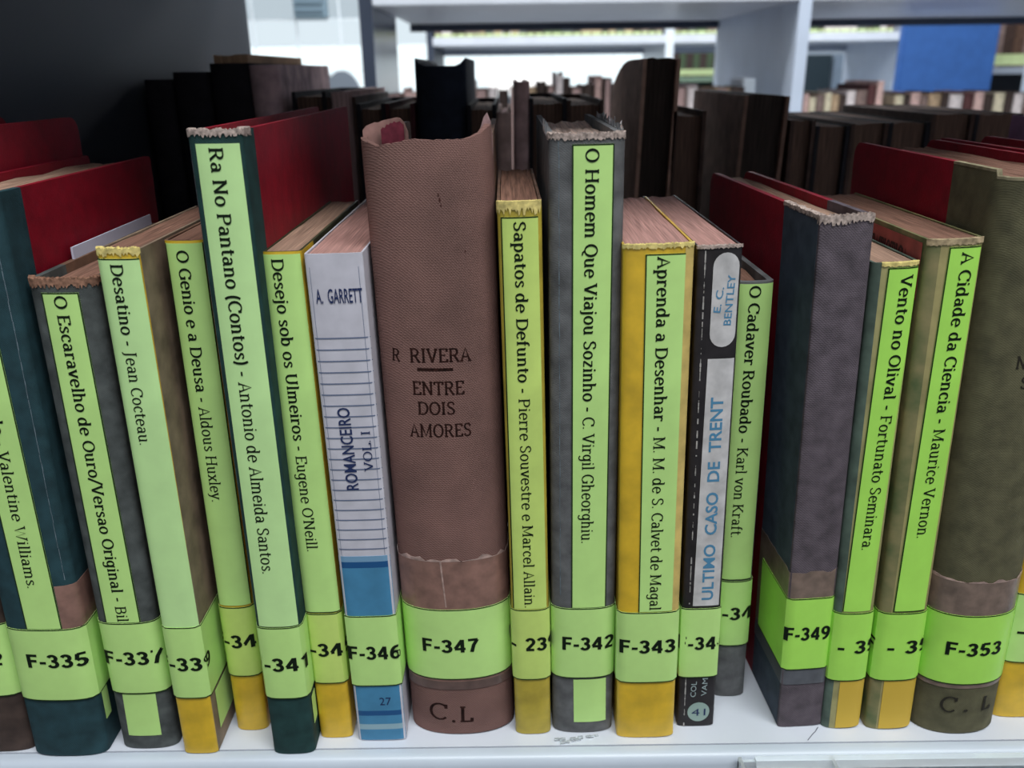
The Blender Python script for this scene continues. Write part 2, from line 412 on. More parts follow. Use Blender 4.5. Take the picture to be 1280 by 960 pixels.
        m.grid(bot, 0, True)
        m.grid([tops[0], bot[0]], 0); m.grid([bot[-1], tops[-1]], 0)
        m.grid([[r[0] for r in bot], [r[0] for r in tops]], 0); m.grid([[r[-1] for r in tops], [r[-1] for r in bot]], 0)
        return m.build('page_block', material, s.root, smooth=False)
    def hard(s, spine_mat, board_mat, cloth, page_mat=None, t=0.002, ztop=None, rows=2, corner=0.004, drop=0.003, board_label=None):
        """quarter binding: cloth spine reaching `cloth` metres onto two boards"""
        sc = s.se + cloth
        s.spine = s.shell('spine', -sc, sc, spine_mat, t, ztop=ztop, rows=rows)
        def zt(v):
            e = s.send - abs(v)
            return s.h - (corner - math.sqrt(max(0, corner ** 2 - (corner - e) ** 2)) if e < corner else 0)
        a = s.shell('cover_board', -s.send, -sc, board_mat, t, ztop=zt)
        b_ = s.shell('cover_board', sc, s.send, board_mat, t, ztop=zt)
        if page_mat: s.pages(page_mat, drop, t + 0.0003)
        return a, b_
    def soft(s, cover_mat, page_mat, t=0.0005, mi=None, mats=None):
        s.spine = s.shell('cover', -s.send, s.send, mats or cover_mat, t, mi=mi)
        s.pages(page_mat, 0.0004, t + 0.0002, back=0.0006, wob=0.0003)
    def band(s, text, z0=0.025, z1=0.055, cx=0.0, cz=0.040, cap=0.0056, wide=0.0205, material=None, bold=0.022, reach=0.026):
        r = min(s.se + reach, s.send - 0.004)
        o = s.sheet('call_number_label', (-r, r, -r, r, z1, z0), material or LIME, 0.00045, border=LINE, edges='tb', bw=0.00045)
        o['label'] = 'lime green call number band wrapped round the spine'
        polys, w = digit_polys(text)
        c = s.s_of_x(cx)
        s.text(polys, w, INK, 0.0006, o, (c - wide / 2, cz), (c + wide / 2, cz), cap, 'across')
        return o
    def title(s, quad_mm, segments, t0, t1, cap, material=None, edges='lrt', off=0.00022):
        xs = [s.s_of_x(v * MM) for v in quad_mm[:4]]
        o = s.sheet('title_label', (*xs, quad_mm[4] * MM, quad_mm[5] * MM), material or LIME, off, border=LINE, edges=edges)
        o['label'] = 'lime green title strip'
        polys, w = serif_polys(segments)
        s.text(polys, w, INK, off + 0.00012, o, (s.s_of_x(t0[0] * MM), t0[1] * MM), (s.s_of_x(t1[0] * MM), t1[1] * MM), cap * MM, 'down')
        return o
    def fray(s, s0, s1, hgt, material, up=0.0006, off=0.0003, amp=1.0, name='frayed_edge'):
        """ragged pale rim along the top of the spine"""
        random.seed(int((s0 + 1) * 1e6) + int(hgt * 1e6))
        N = max(10, int((s1 - s0) / 0.00035)); m = MB()
        lowz = [s.h - hgt * (1 + amp * random.uniform(-0.45, 0.55)) for _ in range(N + 1)]
        hiz = [s.h + up * random.uniform(0.2, 1.4) for _ in range(N + 1)]
        sv = [s0 + (s1 - s0) * i / N for i in range(N + 1)]
        A = [(*s.P(v, off), z) for v, z in zip(sv, lowz)]; B_ = [(*s.P(v, off), z) for v, z in zip(sv, hiz)]
        C_ = [(*s.P(v, -0.0016), z) for v, z in zip(sv, hiz)]; D = [(*s.P(v, -0.0016), s.h - 0.0002) for v in sv]
        m.grid([A, B_, C_, D, A], 0)
        return m.build(name, material, s.root, smooth=False)
    def side_patch(s, side, d0, d1, z0, z1, material, name, label=None, off=0.00035):
        a, b_ = s.se + d0, s.se + d1
        if side < 0: a, b_ = -b_, -a
        o = s.sheet(name, (a, b_, a, b_, z1, z0), material, off)
        if label: o['label'] = label
        return o

def jagged(amp, seed, k=14):
    rnd = random.Random(seed); v = [rnd.uniform(-amp, amp) for _ in range(60)]
    return lambda u: v[int(u * k) % 60]

# ------------------------------------------------------------------ the setting
WHITE = M('white_enamel', (214, 218, 226), 0.35, 0.5, 0.03, 20, coat=0.1)
GREYM = M('grey_enamel', (150, 158, 170), 0.45, 0.4, 0.04, 12)
DARKM = M('dark_grey_enamel', (44, 48, 56), 0.5, 0.4, 0.05, 12)
SLATE = M('slate_enamel', (52, 60, 76), 0.5, 0.4, 0.05, 12)
FLOORM = M('grey_vinyl', (120, 118, 112), 0.4, 0.4, 0.1, 6)
CEILM = M('white_ceiling_panel', (225, 228, 230), 0.8, 0.2, 0.03, 5)

def sbox(name, b, m):
    k = MB(); k.box(*b); return struct(k.build(name, m, smooth=False))
sbox('floor', (-4.5, 5.0, -3.0, 6.3, -1.14, -1.04), FLOORM)
sbox('ceiling', (-4.5, 5.0, -3.0, 6.3, 2.0, 2.1), CEILM)

# window wall far across the room: daylight through frosted panes
FRAME = M('window_frame_white', (238, 244, 248), 0.4, 0.4)
def window(name, x0, x1, z0, z1, cols, rows, y=6.0, glow=None):
    f = MB(); t = 0.008
    for i in range(cols + 1):
        x = x0 + (x1 - x0) * i / cols; f.box(x - t / 2, x + t / 2, y - 0.02, y + 0.03, z0, z1)
    for i in range(rows + 1):
        z = z0 + (z1 - z0) * i / rows; f.box(x0, x1, y - 0.019, y + 0.029, z - t / 2, z + t / 2)
    fo = struct(f.build(name, FRAME, smooth=False))
    for r in range(rows):
        g = MB(); g.box(x0, x1, y + 0.004, y + 0.010, z0 + (z1 - z0) * r / rows, z0 + (z1 - z0) * (r + 1) / rows)
        g.build('window_pane', glow[min(r, len(glow) - 1)], fo, smooth=False)
    return fo
G_HI = lit('bright_daylight_pane', (236, 250, 255), 1.35)
G_MD = lit('daylight_pane', (226, 240, 248), 0.98)
G_LO = lit('dimmer_daylight_pane', (206, 222, 232), 0.82)
G_X = lit('open_daylight_pane', (255, 255, 255), 1.5)
window('window_1', -2.33, -0.55, 0.085, 0.745, 6, 4, glow=[G_HI, G_HI, G_MD, G_LO])
window('window_2', -0.55, 1.16, 0.07, 0.49, 4, 2, glow=[G_HI, G_HI])
sbox('wall_back', (-4.5, 5.0, 6.06, 6.2, -1.04, 2.0), M('grey_wall_paint', (150, 160, 172), 0.8, 0.2, 0.04, 3))
sbox('wall_right', (4.9, 5.0, -3.0, 6.06, -1.04, 2.0), M('grey_wall_paint', (150, 160, 172)))
sbox('wall_left', (-4.5, -4.4, -3.0, 6.06, -1.04, 2.0), M('grey_wall_paint', (150, 160, 172)))
sbox('window_3', (0.02 - 0.16, 0.31, 5.975, 5.99, 0.085, 0.215), G_X)
# ventilation box high on the window wall
v = thing('wall_vent', 'grey vent box at the top of the bright window wall', 'vent', (-1.32, 5.93, 0.585))
k = MB(); k.box(-0.11, 0.11, -0.04, 0.045, 0.0, 0.35); bevel(k.build('housing', M('vent_grey', (120, 140, 152), 0.6), v, smooth=False), 0.01)
k = MB()
for i in range(6): k.box(-0.09, 0.09, -0.048, -0.041, 0.03 + i * 0.05, 0.05 + i * 0.05)
k.build('slats', M('vent_slat_grey', (96, 114, 126), 0.6), v, smooth=False)

# ------------------------------------------------------------------ our own bookcase
XL, XR, YB = -0.2180, 0.62, 0.52
bc = thing('bookcase', 'white shelf carrying the front row of books, with dark left upright', 'bookcase', (0, 0, -1.04))
def part(name, b, m, parent, bev=0.0):
    k = MB(); ox, oy, oz = parent.location
    k.box(b[0] - ox, b[1] - ox, b[2] - oy, b[3] - oy, b[4] - oz, b[5] - oz)
    o = k.build(name, m, parent, smooth=False)
    if bev: bevel(o, bev)
    return o
part('shelf_board', (XL, XR, -0.0073, YB, -0.022, 0.0), WHITE, bc)
# rolled front lip of the shelf, a hairline gap ahead of the board
k = MB(); prof = [(-0.0078, -0.024), (-0.0078, -0.0002), (-0.0100, -0.0001), (-0.0118, -0.0006), (-0.0130, -0.0020), (-0.0136, -0.0040), (-0.0138, -0.0240)]
k.extrude_x([(y, z + 1.04) for y, z in prof], XL, XR); k.build('front_lip', M('lip_enamel', (198, 206, 216), 0.35, 0.5, 0.03, 20, coat=0.1), bc)
part('shelf_board', (XL, XR, -0.012, YB, 0.338, 0.362), WHITE, bc, 0.002)
part('upright', (XL - 0.024, XL, -0.012, YB, -1.04, 0.95), DARKM, bc, 0.002)
part('upright', (XR, XR + 0.024, -0.012, YB, -1.04, 0.95), DARKM, bc, 0.002)
part('shelf_board', (XL, XR, -0.012, YB, -1.00, -0.97), WHITE, bc, 0.002)
part('shelf_board', (XL, XR, -0.012, YB, -0.40, -0.378), WHITE, bc, 0.002)

# clear label holder clipped to the lip on the right
lh = thing('label_holder', 'clear plastic label holder clipped on the shelf lip at lower right', 'label holder', (0.0795, -0.0140, 0.0))
k = MB(); k.extrude_x([(0.0, -0.0012), (-0.0012, -0.0012), (-0.0050, -0.024), (-0.0038, -0.024)], 0.0, 0.18)
k.build('holder_plate', CLEAR, lh)
k = MB(); k.extrude_x([(0.0, 0.0004), (-0.0022, 0.0002), (-0.0034, -0.0022), (-0.0014, -0.0030), (0.0, -0.0014)], 0.006, 0.18)
k.build('top_rail', CLEAR, lh)
for x_ in (0.0, 0.0330):
    k = MB(); k.box(x_, x_ + 0.0012, -0.0062, -0.0002, -0.024, 0.0002); k.build('end_wall', CLEAR, lh)
k = MB()
for i in range(14):
    random.seed(i); a = i * 0.45
    x, y = random.uniform(-0.009, 0.009), random.uniform(-0.0012, 0.0012)
    k.box(x - 0.0009, x + 0.0009, y - 0.0004, y + 0.0004, 0.0, random.uniform(0.0003, 0.0011))
o = k.build('plastic_scrap', CLEAR, smooth=False); o.location = (0.0215, -0.0050, 0.0001); o.rotation_euler = (0, 0, 0.12)
tag(o, 'crinkled scrap of clear film on the shelf in front of the F-342 book', 'plastic scrap')

m = MB(); pts = [(0.1128, -0.0001, 0), (0.1112, -0.0022, 0), (0.1098, -0.0034, 0), (0.1068, -0.0066, 0)]
for (xa, ya_, _), (xb, yb_, _) in zip(pts, pts[1:]): m.grid([[(xa - 0.11, ya_, 0.0), (xb - 0.11, yb_, 0.0)], [(xa - 0.1098, ya_ + 0.0001, 0.0002), (xb - 0.1098, yb_ + 0.0001, 0.0002)], [(xa - 0.1096, ya_, 0.0), (xb - 0.1096, yb_, 0.0)]])
o = m.build('thread', M('grey_thread', (104, 106, 116), 0.8), smooth=False); o.location = (0.11, 0, 0.0001); tag(o, 'short grey thread lying on the shelf in front of the F-349 book', 'thread')

# ------------------------------------------------------------------ front row of books, left to right
def cloth(key, rgb, var=0.18, **k): return M(key, rgb, k.pop('rough', 0.75), 0.25, var, k.pop('vscale', 160), bump=k.pop('bump', 0.25), bscale=k.pop('bscale', 820), weave=True, **k)
TEAL = cloth('dark_teal_cloth', (40, 68, 74)); BROWNC = cloth('dark_brown_cloth', (74, 60, 54))
GREENGREY = cloth('grey_green_cloth', (84, 88, 86), 0.25)
DGREEN = cloth('bottle_green_cloth', (36, 66, 64))
RIVC = cloth('dusty_brown_cloth', (128, 95, 87), 0.14, bump=0.5, bscale=640, vscale=40)
GREYL = cloth('grey_cloth', (104, 104, 104), 0.2)
PURP = cloth('purple_grey_cloth', (96, 86, 92), 0.2, bump=0.45, bscale=700)
BLUEG = cloth('shaded_slate_cloth', (70, 80, 92), 0.18)
OLIVE = cloth('olive_cloth', (96, 92, 68), 0.16)
TAN = M('tan_board', (140, 122, 102), 0.6, 0.3, 0.2, 120)
OLTAN = M('olive_tan_board', (132, 120, 84), 0.55, 0.3, 0.3, 90, dark=(84, 100, 62))
BRN = M('brown_board', (122, 92, 74), 0.6, 0.3, 0.2, 120)
BLK = M('black_cover', (40, 36, 38), 0.5, 0.35, 0.3, 160)
GRB = M('dark_green_grey_board', (88, 104, 92), 0.55, 0.3, 0.22, 120)

GLOSS = M('painted_cover_highlight', (112, 126, 134), 0.25, 0.6, 0.2, 400, coat=0.5)  # pale strips that paint the specular highlight along a spine edge
def crease_highlight(bk, sv, z0, z1, wd=0.00022, seed=1):
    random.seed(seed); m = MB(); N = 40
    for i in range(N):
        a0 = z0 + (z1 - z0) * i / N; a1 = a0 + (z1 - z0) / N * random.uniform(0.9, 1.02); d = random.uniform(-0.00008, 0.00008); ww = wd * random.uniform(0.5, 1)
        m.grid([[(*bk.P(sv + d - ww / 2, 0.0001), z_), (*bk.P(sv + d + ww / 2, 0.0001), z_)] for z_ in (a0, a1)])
    return m.build('cover_highlight', GLOSS, bk.spine, smooth=False)

# F-33?, far left, cut by the frame
b = Book('hardcover_book', 'tall red-boarded book with dark brown spine at the far left edge, cut by the frame', -0.1930, -0.0072, 1.40, 0.0300, 0.2170, 0.56, 0.004, 3.0, 0.112)
b.hard(BROWNC, RED, 0.012, PAGES, corner=0.006); b.band('F-332', cx=0.0022, cz=0.0412)

b = Book('hardcover_book', 'teal spined book with red board and F-335 band, second from the left', -0.1632, -0.0097, 1.41, 0.0267, 0.2015, 0.60, 0.004, 2.6, 0.113)
b.hard(TEAL, RED, 0.010, PAGES, corner=0.002); b.band('F-335', cx=0.0032, cz=0.0421)
b.title((-6.4, 5.5, -4.9, 7.1, 196, 55.2), [('do ', True), ('- Valentine Williams.', False)], (0.3, 134.4), (0.4, 71.4), 3.4, edges='lr')
b.sheet('tape_patch', (b.s_of_x(0.0072), b.se + 0.012, b.s_of_x(0.0072), b.se + 0.012, 0.072, 0.0548), TAPE, 0.0003)['label'] = 'brown tape patch'
b.side_patch(1, 0.0008, 0.0048, 0.0125, 0.0255, LIME, 'label_end', 'loose end of the lime label')
crease_highlight(b, b.se * 0.72, 0.074, 0.198)

b = Book('hardcover_book', 'grey-green spined book with worn brown top and F-337 band', -0.1353, -0.0064, 0.64, 0.0205, 0.1756, 1.42, 0.004, 2.6, 0.105)
b.hard(GREENGREY, BRN, 0.018, PAGES_B); b.band('F-337', cx=0.0005, cz=0.0404)
b.title((-6.0, 5.0, -6.6, 5.4, 171.8, 55.2), [('O Escaravelho de Ouro/Versao Original - ', True), ('Bil', False)], (-0.6, 171.0), (-0.4, 55.6), 3.5)
b.sheet('title_label_end', (b.s_of_x(-0.0058), b.s_of_x(0.0058), b.s_of_x(-0.0064), b.s_of_x(0.0054), 0.0246, 0.0060), LIME, 0.00022)['label'] = 'end of the lime strip below the band'
b.fray(-b.se, b.se, 0.0018, M('worn_brown_edge', (150, 112, 92), 0.9, 0.1, 0.3, 700), amp=1.0)
m = MB(); m.box(-0.0097, -0.0090, 0.030, 0.098, 0.150, 0.1795); o = m.build('endpaper', M('white_paper', (205, 205, 222), 0.8, 0.2), b.root, smooth=False); o['label'] = 'white endpaper edge standing above the board'

b = Book('paperback_book', 'lime labelled book with yellow foot and brown cover side, F-339 band', -0.1153, -0.0091, 0.53, 0.0125, 0.1850, 0.35, 0.002, 3.0, 0.085)
b.soft(None, PAGES_B, 0.0009, mats=[TAN, YELLOW], mi=lambda sv, i: 1 if abs(sv) < b.s_of_x(0.0061) else 0)
b.band('F-339', cx=0.0002, cz=0.0398)
b.title((-6.1, 5.8, -6.2, 6.1, 182.4, 54.8), [('Desatino - ', True), ('Jean Cocteau.', False)], (-0.6, 181.0), (-1.0, 123.2), 3.4, LIME_P, 't')
b.fray(-b.se, b.se * 0.9, 0.0014, FRAY_Y, amp=1.3, name='chipped_edge')
b.side_patch(1, 0.0032, 0.0240, 0.0070, 0.0235, LIME, 'side_label', 'lime label end on the brown side')

b = Book('paperback_book', 'dimmer lime labelled book set back beside the tallest left book, F-34 band', -0.0999, 0.0022, 0.31, 0.0119, 0.1853, 0.25, 0.003, 2.6, 0.095)
b.soft(None, PAGES_B, 0.0009, mats=[BRN, YELLOW], mi=lambda sv, i: 1 if abs(sv) < b.se else 0)
b.band('F-340', cx=0.0005, cz=0.0405, material=LIME_Y)
b.title((-5.2, 5.7, -5.5, 5.7, 184.5, 55.6), [('O Genio e a Deusa - ', True), ('Aldous Huxley.', False)], (-0.2, 182.5), (-0.5, 96.9), 3.4, LIME, 'lr')

b = Book('hardcover_book', 'tall book with bottle green spine, red boards and F-341 band', -0.0812, -0.0099, 0.02, 0.0152, 0.2176, 0.52, 0.003, 2.8, 0.172)
b.hard(DGREEN, RED, 0.010, PAGES, corner=0.002); b.band('F-341', cx=-0.0004, cz=0.0398)
b.title((-5.2, 6.6, -6.2, 6.9, 214.2, 55.0), [('Ra No Pantano (Contos) - ', True), ('Antonio de Almeida Santos.', False)], (0.3, 213.4), (-0.6, 76.3), 3.7, LIME_P, 'b')
b.fray(-b.se - 0.002, b.se + 0.006, 0.0012, FRAY, amp=1.2)
crease_highlight(b, -b.se * 0.80, 0.056, 0.214, seed=2)
b.side_patch(1, 0.0006, 0.0052, 0.0105, 0.0225, LIME, 'label_end', 'loose end of the lime label')

b = Book('paperback_book', 'slim lime labelled book with yellow foot and F-345 band beside the blue striped one', -0.0671, -0.0022, -0.36, 0.0120, 0.1825, 0.28, 0.002, 3.0, 0.105)
b.soft(None, PAGES, 0.0009, mats=[M('dark_green_board', (66, 66, 44), 0.55, 0.3, 0.2, 120), YELLOW], mi=lambda sv, i: 1 if abs(sv) < b.se + 0.001 else 0)
b.band('F-345', cx=0.0003, cz=0.0398, material=LIME_Y)
b.title((-5.8, 5.5, -5.8, 5.9, 181.7, 55.2), [('Desejo sob os Ulmeiros - ', True), ("Eugene O'Neill.", False)], (-1.2, 180.6), (-0.8, 79.9), 3.4, LIME, 'b')

# F-346: white and blue paperback with ruled lines
WP = M('white_blue_print', (208, 204, 212), 0.5, 0.35, 0.06, 120)
LB = M('light_blue_print', (120, 160, 190), 0.5, 0.35); MB_ = M('mid_blue_print', (74, 138, 176), 0.5, 0.35, 0.08, 100); DB = M('deep_blue_print', (30, 84, 136), 0.5, 0.35)
PB = M('pale_blue_print', (150, 180, 190), 0.5, 0.35)
b = Book('paperback_book', 'white ruled paperback with blue foot and F-346 band', -0.0497, -0.0040, -0.85, 0.0174, 0.1820, -0.10, 0.0012, 3.2, 0.117)
b.soft(WP, PAGES_P, 0.0006)
e = b.se * 0.97
def blk(name, z1, z0, m, lab=None):
    o = b.sheet(name, (-e, e, -e, e, z1 * MM, z0 * MM), m, 0.00010, parent=b.spine)
    if lab: o['label'] = lab
blk('printed_block', 78.8, 76.6, LB); blk('printed_block', 76.6, 74.2, DB); blk('printed_block', 74.2, 13.7, MB_, 'mid blue printed foot')
blk('printed_block', 13.7, 11.5, DB); blk('printed_block', 11.5, 7.6, MB_); blk('printed_block', 7.6, 5.2, PB); blk('printed_block', 5.2, 0.3, MB_)
m = MB()
for i in range(21):
    z = (155.9 - i * 3.715) * MM
    us = [-e + 2 * e * j / 16 for j in range(17)]
    m.grid([[(*b.P(u_, 0.00012), z - 0.00019) for u_ in us], [(*b.P(u_, 0.00012), z + 0.00019) for u_ in us]])
for u_ in (-e * 0.84, e * 0.80):
    m.grid([[(*b.P(u_, 0.00011), z), (*b.P(u_ + 0.00012, 0.00011), z)] for z in (0.079, 0.12, 0.178)])
m.build('ruled_lines', M('blue_grey_ink', (104, 116, 142), 0.6), b.spine)
p, w = sans_polys('A.  GARRETT', 0.012); b.text(p, w, INK_NAVY, 0.0002, b.spine, (b.s_of_x(-0.0064), 0.1692), (b.s_of_x(0.0076), 0.1692), 0.0044, '')
p, w = sans_polys('ROMANCEIRO', 0.012); b.text(p, w, INK_NAVY, 0.0002, b.spine, (-0.0013, 0.1040), (-0.0018, 0.1330), 0.0039, '')
p, w = serif_polys([('VOL. I', False)]); b.text(p, w, INK_NAVY, 0.0002, b.spine, (0.0046, 0.1106), (0.0046, 0.1250), 0.0027, '')
p, w = sans_polys('27', 0.0); b.text(p, w, INK_NAVY, 0.0002, b.spine, (0.0004, 0.0180), (0.0046, 0.0180), 0.0034, '')
b.band('F-346', cx=0.0004, cz=0.0396, wide=0.0186)

# F-347: thick worn brown cloth book
b = Book('hardcover_book', 'thickest book, dusty brown cloth with torn top and F-347 band', -0.0202, -0.0014, -1.12, 0.0386, 0.2128, 0.05, 0.010, 2.2, 0.125)
def riv_top(sv):
    x = b.P(sv)[0] / MM
    key = [(-40, 0.0), (-19.6, 1.5), (-18.5, 0.8), (-14, -0.6), (-8, 0.2), (-4, 1.0), (2, 0.6), (10, 0.4), (14, 0.8), (16.5, 2.0), (18.2, 3.2), (19.4, 4.2), (40, 4.2)]
    if abs(sv) > b.se + 0.004: return b.h - 0.004
    for (x0, a), (x1, c) in zip(key, key[1:]):
        if x0 <= x <= x1: return b.h + MM * (a + (c - a) * (x - x0) / (x1 - x0)) + 0.00015 * math.sin(x * 9)
    return b.h
b.hard(RIVC, BRN, 0.020, None, ztop=riv_top, rows=6, drop=0.01)
b.pages(PAGES_B, 0.012, 0.0024, front=0.0115)
# torn lining curling up behind the left corner, small flap at the right corner
LININGP = M('torn_pink_lining', (150, 114, 106), 0.9, 0.1, 0.2, 200); LRED = M('torn_red_lining', (112, 48, 60), 0.9, 0.1, 0.25, 260)
m = MB(); N = 12
for (x0, x1, yy, mi, z0, hs) in ((-18.6, -5.2, 11.5, 0, 204, [3.4, 4.6, 5.0, 5.4, 5.3, 5.8, 6.0, 6.2, 6.4, 6.6, 6.4, 5.2, 2.4]), (-13.2, -6.4, 9.9, 1, 204, [3.4, 4.0, 3.8, 4.8, 4.6, 5.2, 5.0, 5.6, 5.2, 5.4, 5.6, 5.0, 4.6])):
    rows = []
    for (dz, dy) in ((None, 0), (0, 0), (0, 0.5), (None, 0.5)):
        rows.append([((x0 + (x1 - x0) * i / N) * MM, (yy + dy - 2.2 * (abs(i / N - 0.5) * 2) ** 2 * (1 - mi * 0.6) + 0.0) * MM, (z0 if dz is None else 212.8 + hs[i]) * MM) for i in range(N + 1)])
    m.grid(rows, mi)
m.build('torn_lining', [LININGP, LRED], b.root)['label'] = 'pinkish torn lining curling up at the left corner'
m = MB()
A = [(15.6, 9.4, 214.5), (17.2, 9.8, 218.8), (18.2, 10.4, 220.0), (19.2, 11.6, 217.2), (19.5, 12.6, 213.0)]
m.grid([[(x * MM, y * MM, 208 * MM) for x, y, z in A], [(x * MM, y * MM, z * MM) for x, y, z in A], [(x * MM, (y + 0.6) * MM, z * MM) for x, y, z in A], [(x * MM, (y + 0.6) * MM, 208 * MM) for x, y, z in A]])
m.build('torn_flap', M('pale_torn_cloth', (160, 130, 128), 0.9, 0.1, 0.2, 300), b.root)['label'] = 'pale torn flap at the right corner'
sp = b.spine
for txt, x0, x1, z, cap in (('R', -14.6, -11.8, 148.9, 4.0), ('RIVERA', -8.9, 10.4, 148.9, 4.4), ('ENTRE', -8.8, 7.8, 138.0, 4.4), ('DOIS', -7.6, 4.7, 131.2, 4.2), ('AMORES', -10.6, 9.4, 123.4, 4.4)):
    p, w = serif_polys([(txt, True)]); b.text(p, w, INK_STAMP, 0.00006, sp, (b.s_of_x(x0 * MM), z * MM), (b.s_of_x(x1 * MM), (z - 0.3) * MM), cap * MM, '', 'stamped_lettering')
p = [[(i / 12, 0.4), ((i + 1) / 12, 0.4), ((i + 1) / 12, 0.6), (i / 12, 0.6)] for i in range(12)]; b.text(p, 1, INK_STAMP, 0.00006, sp, (b.s_of_x(-0.0067), 0.1443), (b.s_of_x(0.0046), 0.1440), 0.0050, '', 'stamped_rule')
p, w = serif_polys([('C', False)]); b.text(p, w, INK_STAMP, 0.00008, sp, (-0.0122, 0.0102), (-0.0048, 0.0100), 0.0072, '', 'stamped_lettering')
p, w = serif_polys([('.', True)]); b.text(p, w, INK_STAMP, 0.00008, sp, (-0.0040, 0.0090), (-0.0016, 0.0090), 0.0072, '', 'stamped_lettering')
p, w = serif_polys([('L', True)]); b.text(p, w, INK_STAMP, 0.00008, sp, (-0.0008, 0.0090), (0.0046, 0.0088), 0.0068, '', 'stamped_lettering')
r = b.se + 0.012
b.sheet('repair_tape', (-r, r, -r, r, 0.0752, 0.0240), TAPE, 0.00025, jag=jagged(0.0012, 5, 30))['label'] = 'shiny brown repair tape with a ragged top edge'
PALE_T = M('tape_gloss_highlight', (176, 148, 138), 0.3, 0.5, 0.3, 300, coat=0.4)  # gloss highlight on tape edges and fold, put in as pale colour
b.sheet('tape_edge_highlight', (-r, r, -r, r, 0.0753, 0.0744), PALE_T, 0.00030, jag=jagged(0.0011, 5, 30))['label'] = 'whitish gloss highlight painted along the torn edge of the tape'
b.sheet('tape_fold', (-0.0040, -0.0034, -0.0030, -0.0026, 0.0748, 0.0560), PALE_T, 0.00032)
b.sheet('dark_cloth_foot', (-r, r, -r, r, 0.0240, 0.0204), M('shiny_dark_tape', (104, 82, 76), 0.3, 0.5, 0.15, 200, coat=0.4), 0.00027, jag=None)['label'] = 'darker shiny tape just under the band'
m = MB()
for (x, y, z, r_) in ((3.6, 0, 196.5, 0.55), (3.3, 0, 198.0, 0.4), (3.9, 0, 194.9, 0.35), (10.2, 0, 181.0, 0.3)):
    s0 = b.s_of_x(x * MM)
    m.face([(*b.P(s0 + r_ * 0.5 * MM * math.cos(a), 0.0001), z * MM + r_ * MM * 1.4 * math.sin(a)) for a in [i * math.pi / 4 for i in range(8)]])
m.build('stain_spots', M('dark_stain', (70, 42, 38), 0.8, 0.1), sp, smooth=False)
b.band('F-347', cx=-0.0022, cz=0.0398, wide=0.0205)

b = Book('paperback_book', 'yellow-edged lime labelled book right of the thick brown cloth one', 0.0063, -0.0017, -1.02, 0.0132, 0.1962, 0.27, 0.003, 2.8, 0.088)
b.soft(None, PAGES_B, 0.0009, mats=[BRN, M('dull_yellow_cover', (190, 168, 60), 0.45, 0.4, 0.15, 90, coat=0.2)], mi=lambda sv, i: 1 if abs(sv) < b.se + 0.0008 else 0)
b.band('F  -  239', cx=-0.0018, cz=0.0406, wide=0.0235, material=LIME_Y)
b.title((-5.5, 5.3, -5.8, 5.7, 191.7, 55.2), [('Sapatos de Defunto - ', True), ('Pierre Souvestre e Marcel Allain.', False)], (-0.1, 190.6), (-0.1, 55.7), 3.4, LIME_Y, 'lt')
b.fray(-b.se * 0.9, b.se * 0.8, 0.0028, FRAY_Y, up=0.0001, amp=0.9, name='chipped_edge')

b = Book('hardcover_book', 'tall grey covered book with F-342 band and crinkled clear jacket', 0.0248, -0.0012, -0.62, 0.0223, 0.2146, -0.14, 0.0045, 2.6, 0.122)
b.hard(GREYL, GREYL, 0.020, M('pale_page_edges', (204, 178, 164), 0.9, 0.1, 0.2, 260, (8, 0.15, 0.15)), corner=0.002); b.band('F-342', cx=0.0018, cz=0.0402, wide=0.0188)
b.title((-4.4, 7.7, -4.4, 7.7, 212.0, 55.2), [('O Homem Que Viajou Sozinho - ', True), ('C. Virgil Gheorghiu.', False)], (1.4, 210.9), (0.8, 81.0), 3.7, LIME, 'lrt')
b.sheet('title_label_end', (b.s_of_x(-0.0036), b.s_of_x(0.0082), b.s_of_x(-0.0034), b.s_of_x(0.0084), 0.0242, 0.0049), LIME, 0.00022)['label'] = 'end of the lime strip below the band'
b.fray(-b.se, b.se, 0.0012, FRAY, amp=0.8)
crease_highlight(b, -b.se * 0.62, 0.06, 0.213, 0.0003, 5)
for side in (-1, 1):
    random.seed(3 + side); m = MB(); N = 26; rows = [[], []]
    for i in range(N + 1):
        sv = side * (b.se + 0.004 + (0.030 if side < 0 else 0.085) * i / N)
        x, y = b.P(sv, 0.0003)
        rows[0].append((x, y, b.h - 0.001)); rows[1].append((x + random.uniform(-0.0006, 0.0006), y, b.h + random.uniform(0.0012, 0.0034)))
    m.grid(rows); m.build('clear_jacket_edge', CLEAR, b.root, smooth=False)['label'] = 'crinkled clear film along the top edge'

b = Book('paperback_book', 'bright yellow paperback with pink page top and F-343 band', 0.0477, -0.0042, -1.18, 0.0211, 0.1833, -0.57, 0.0025, 3.0, 0.100)
b.soft(YELLOW, PAGES_P, 0.0007)
b.sheet('cover_edge', (b.s_of_x(0.0078), b.se * 0.98, b.s_of_x(0.0078), b.se * 0.98, 0.1826, 0.0548), CREAM, 0.00012)['label'] = 'faded cream stripe right of the title strip'
b.band('F-343', cx=0.0, cz=0.0408, wide=0.0200)
b.title((-4.0, 7.9, -3.7, 8.0, 180.6, 55.2), [('Aprenda a Desenhar - ', True), ('M. M. de S. Calvet de Magal', False)], (1.4, 179.9), (2.0, 55.8), 3.6, LIME, 'lt')
b.fray(-b.se * 0.95, b.se * 0.98, 0.0009, FRAY_Y, up=0.0003, amp=1.0, name='chipped_edge')

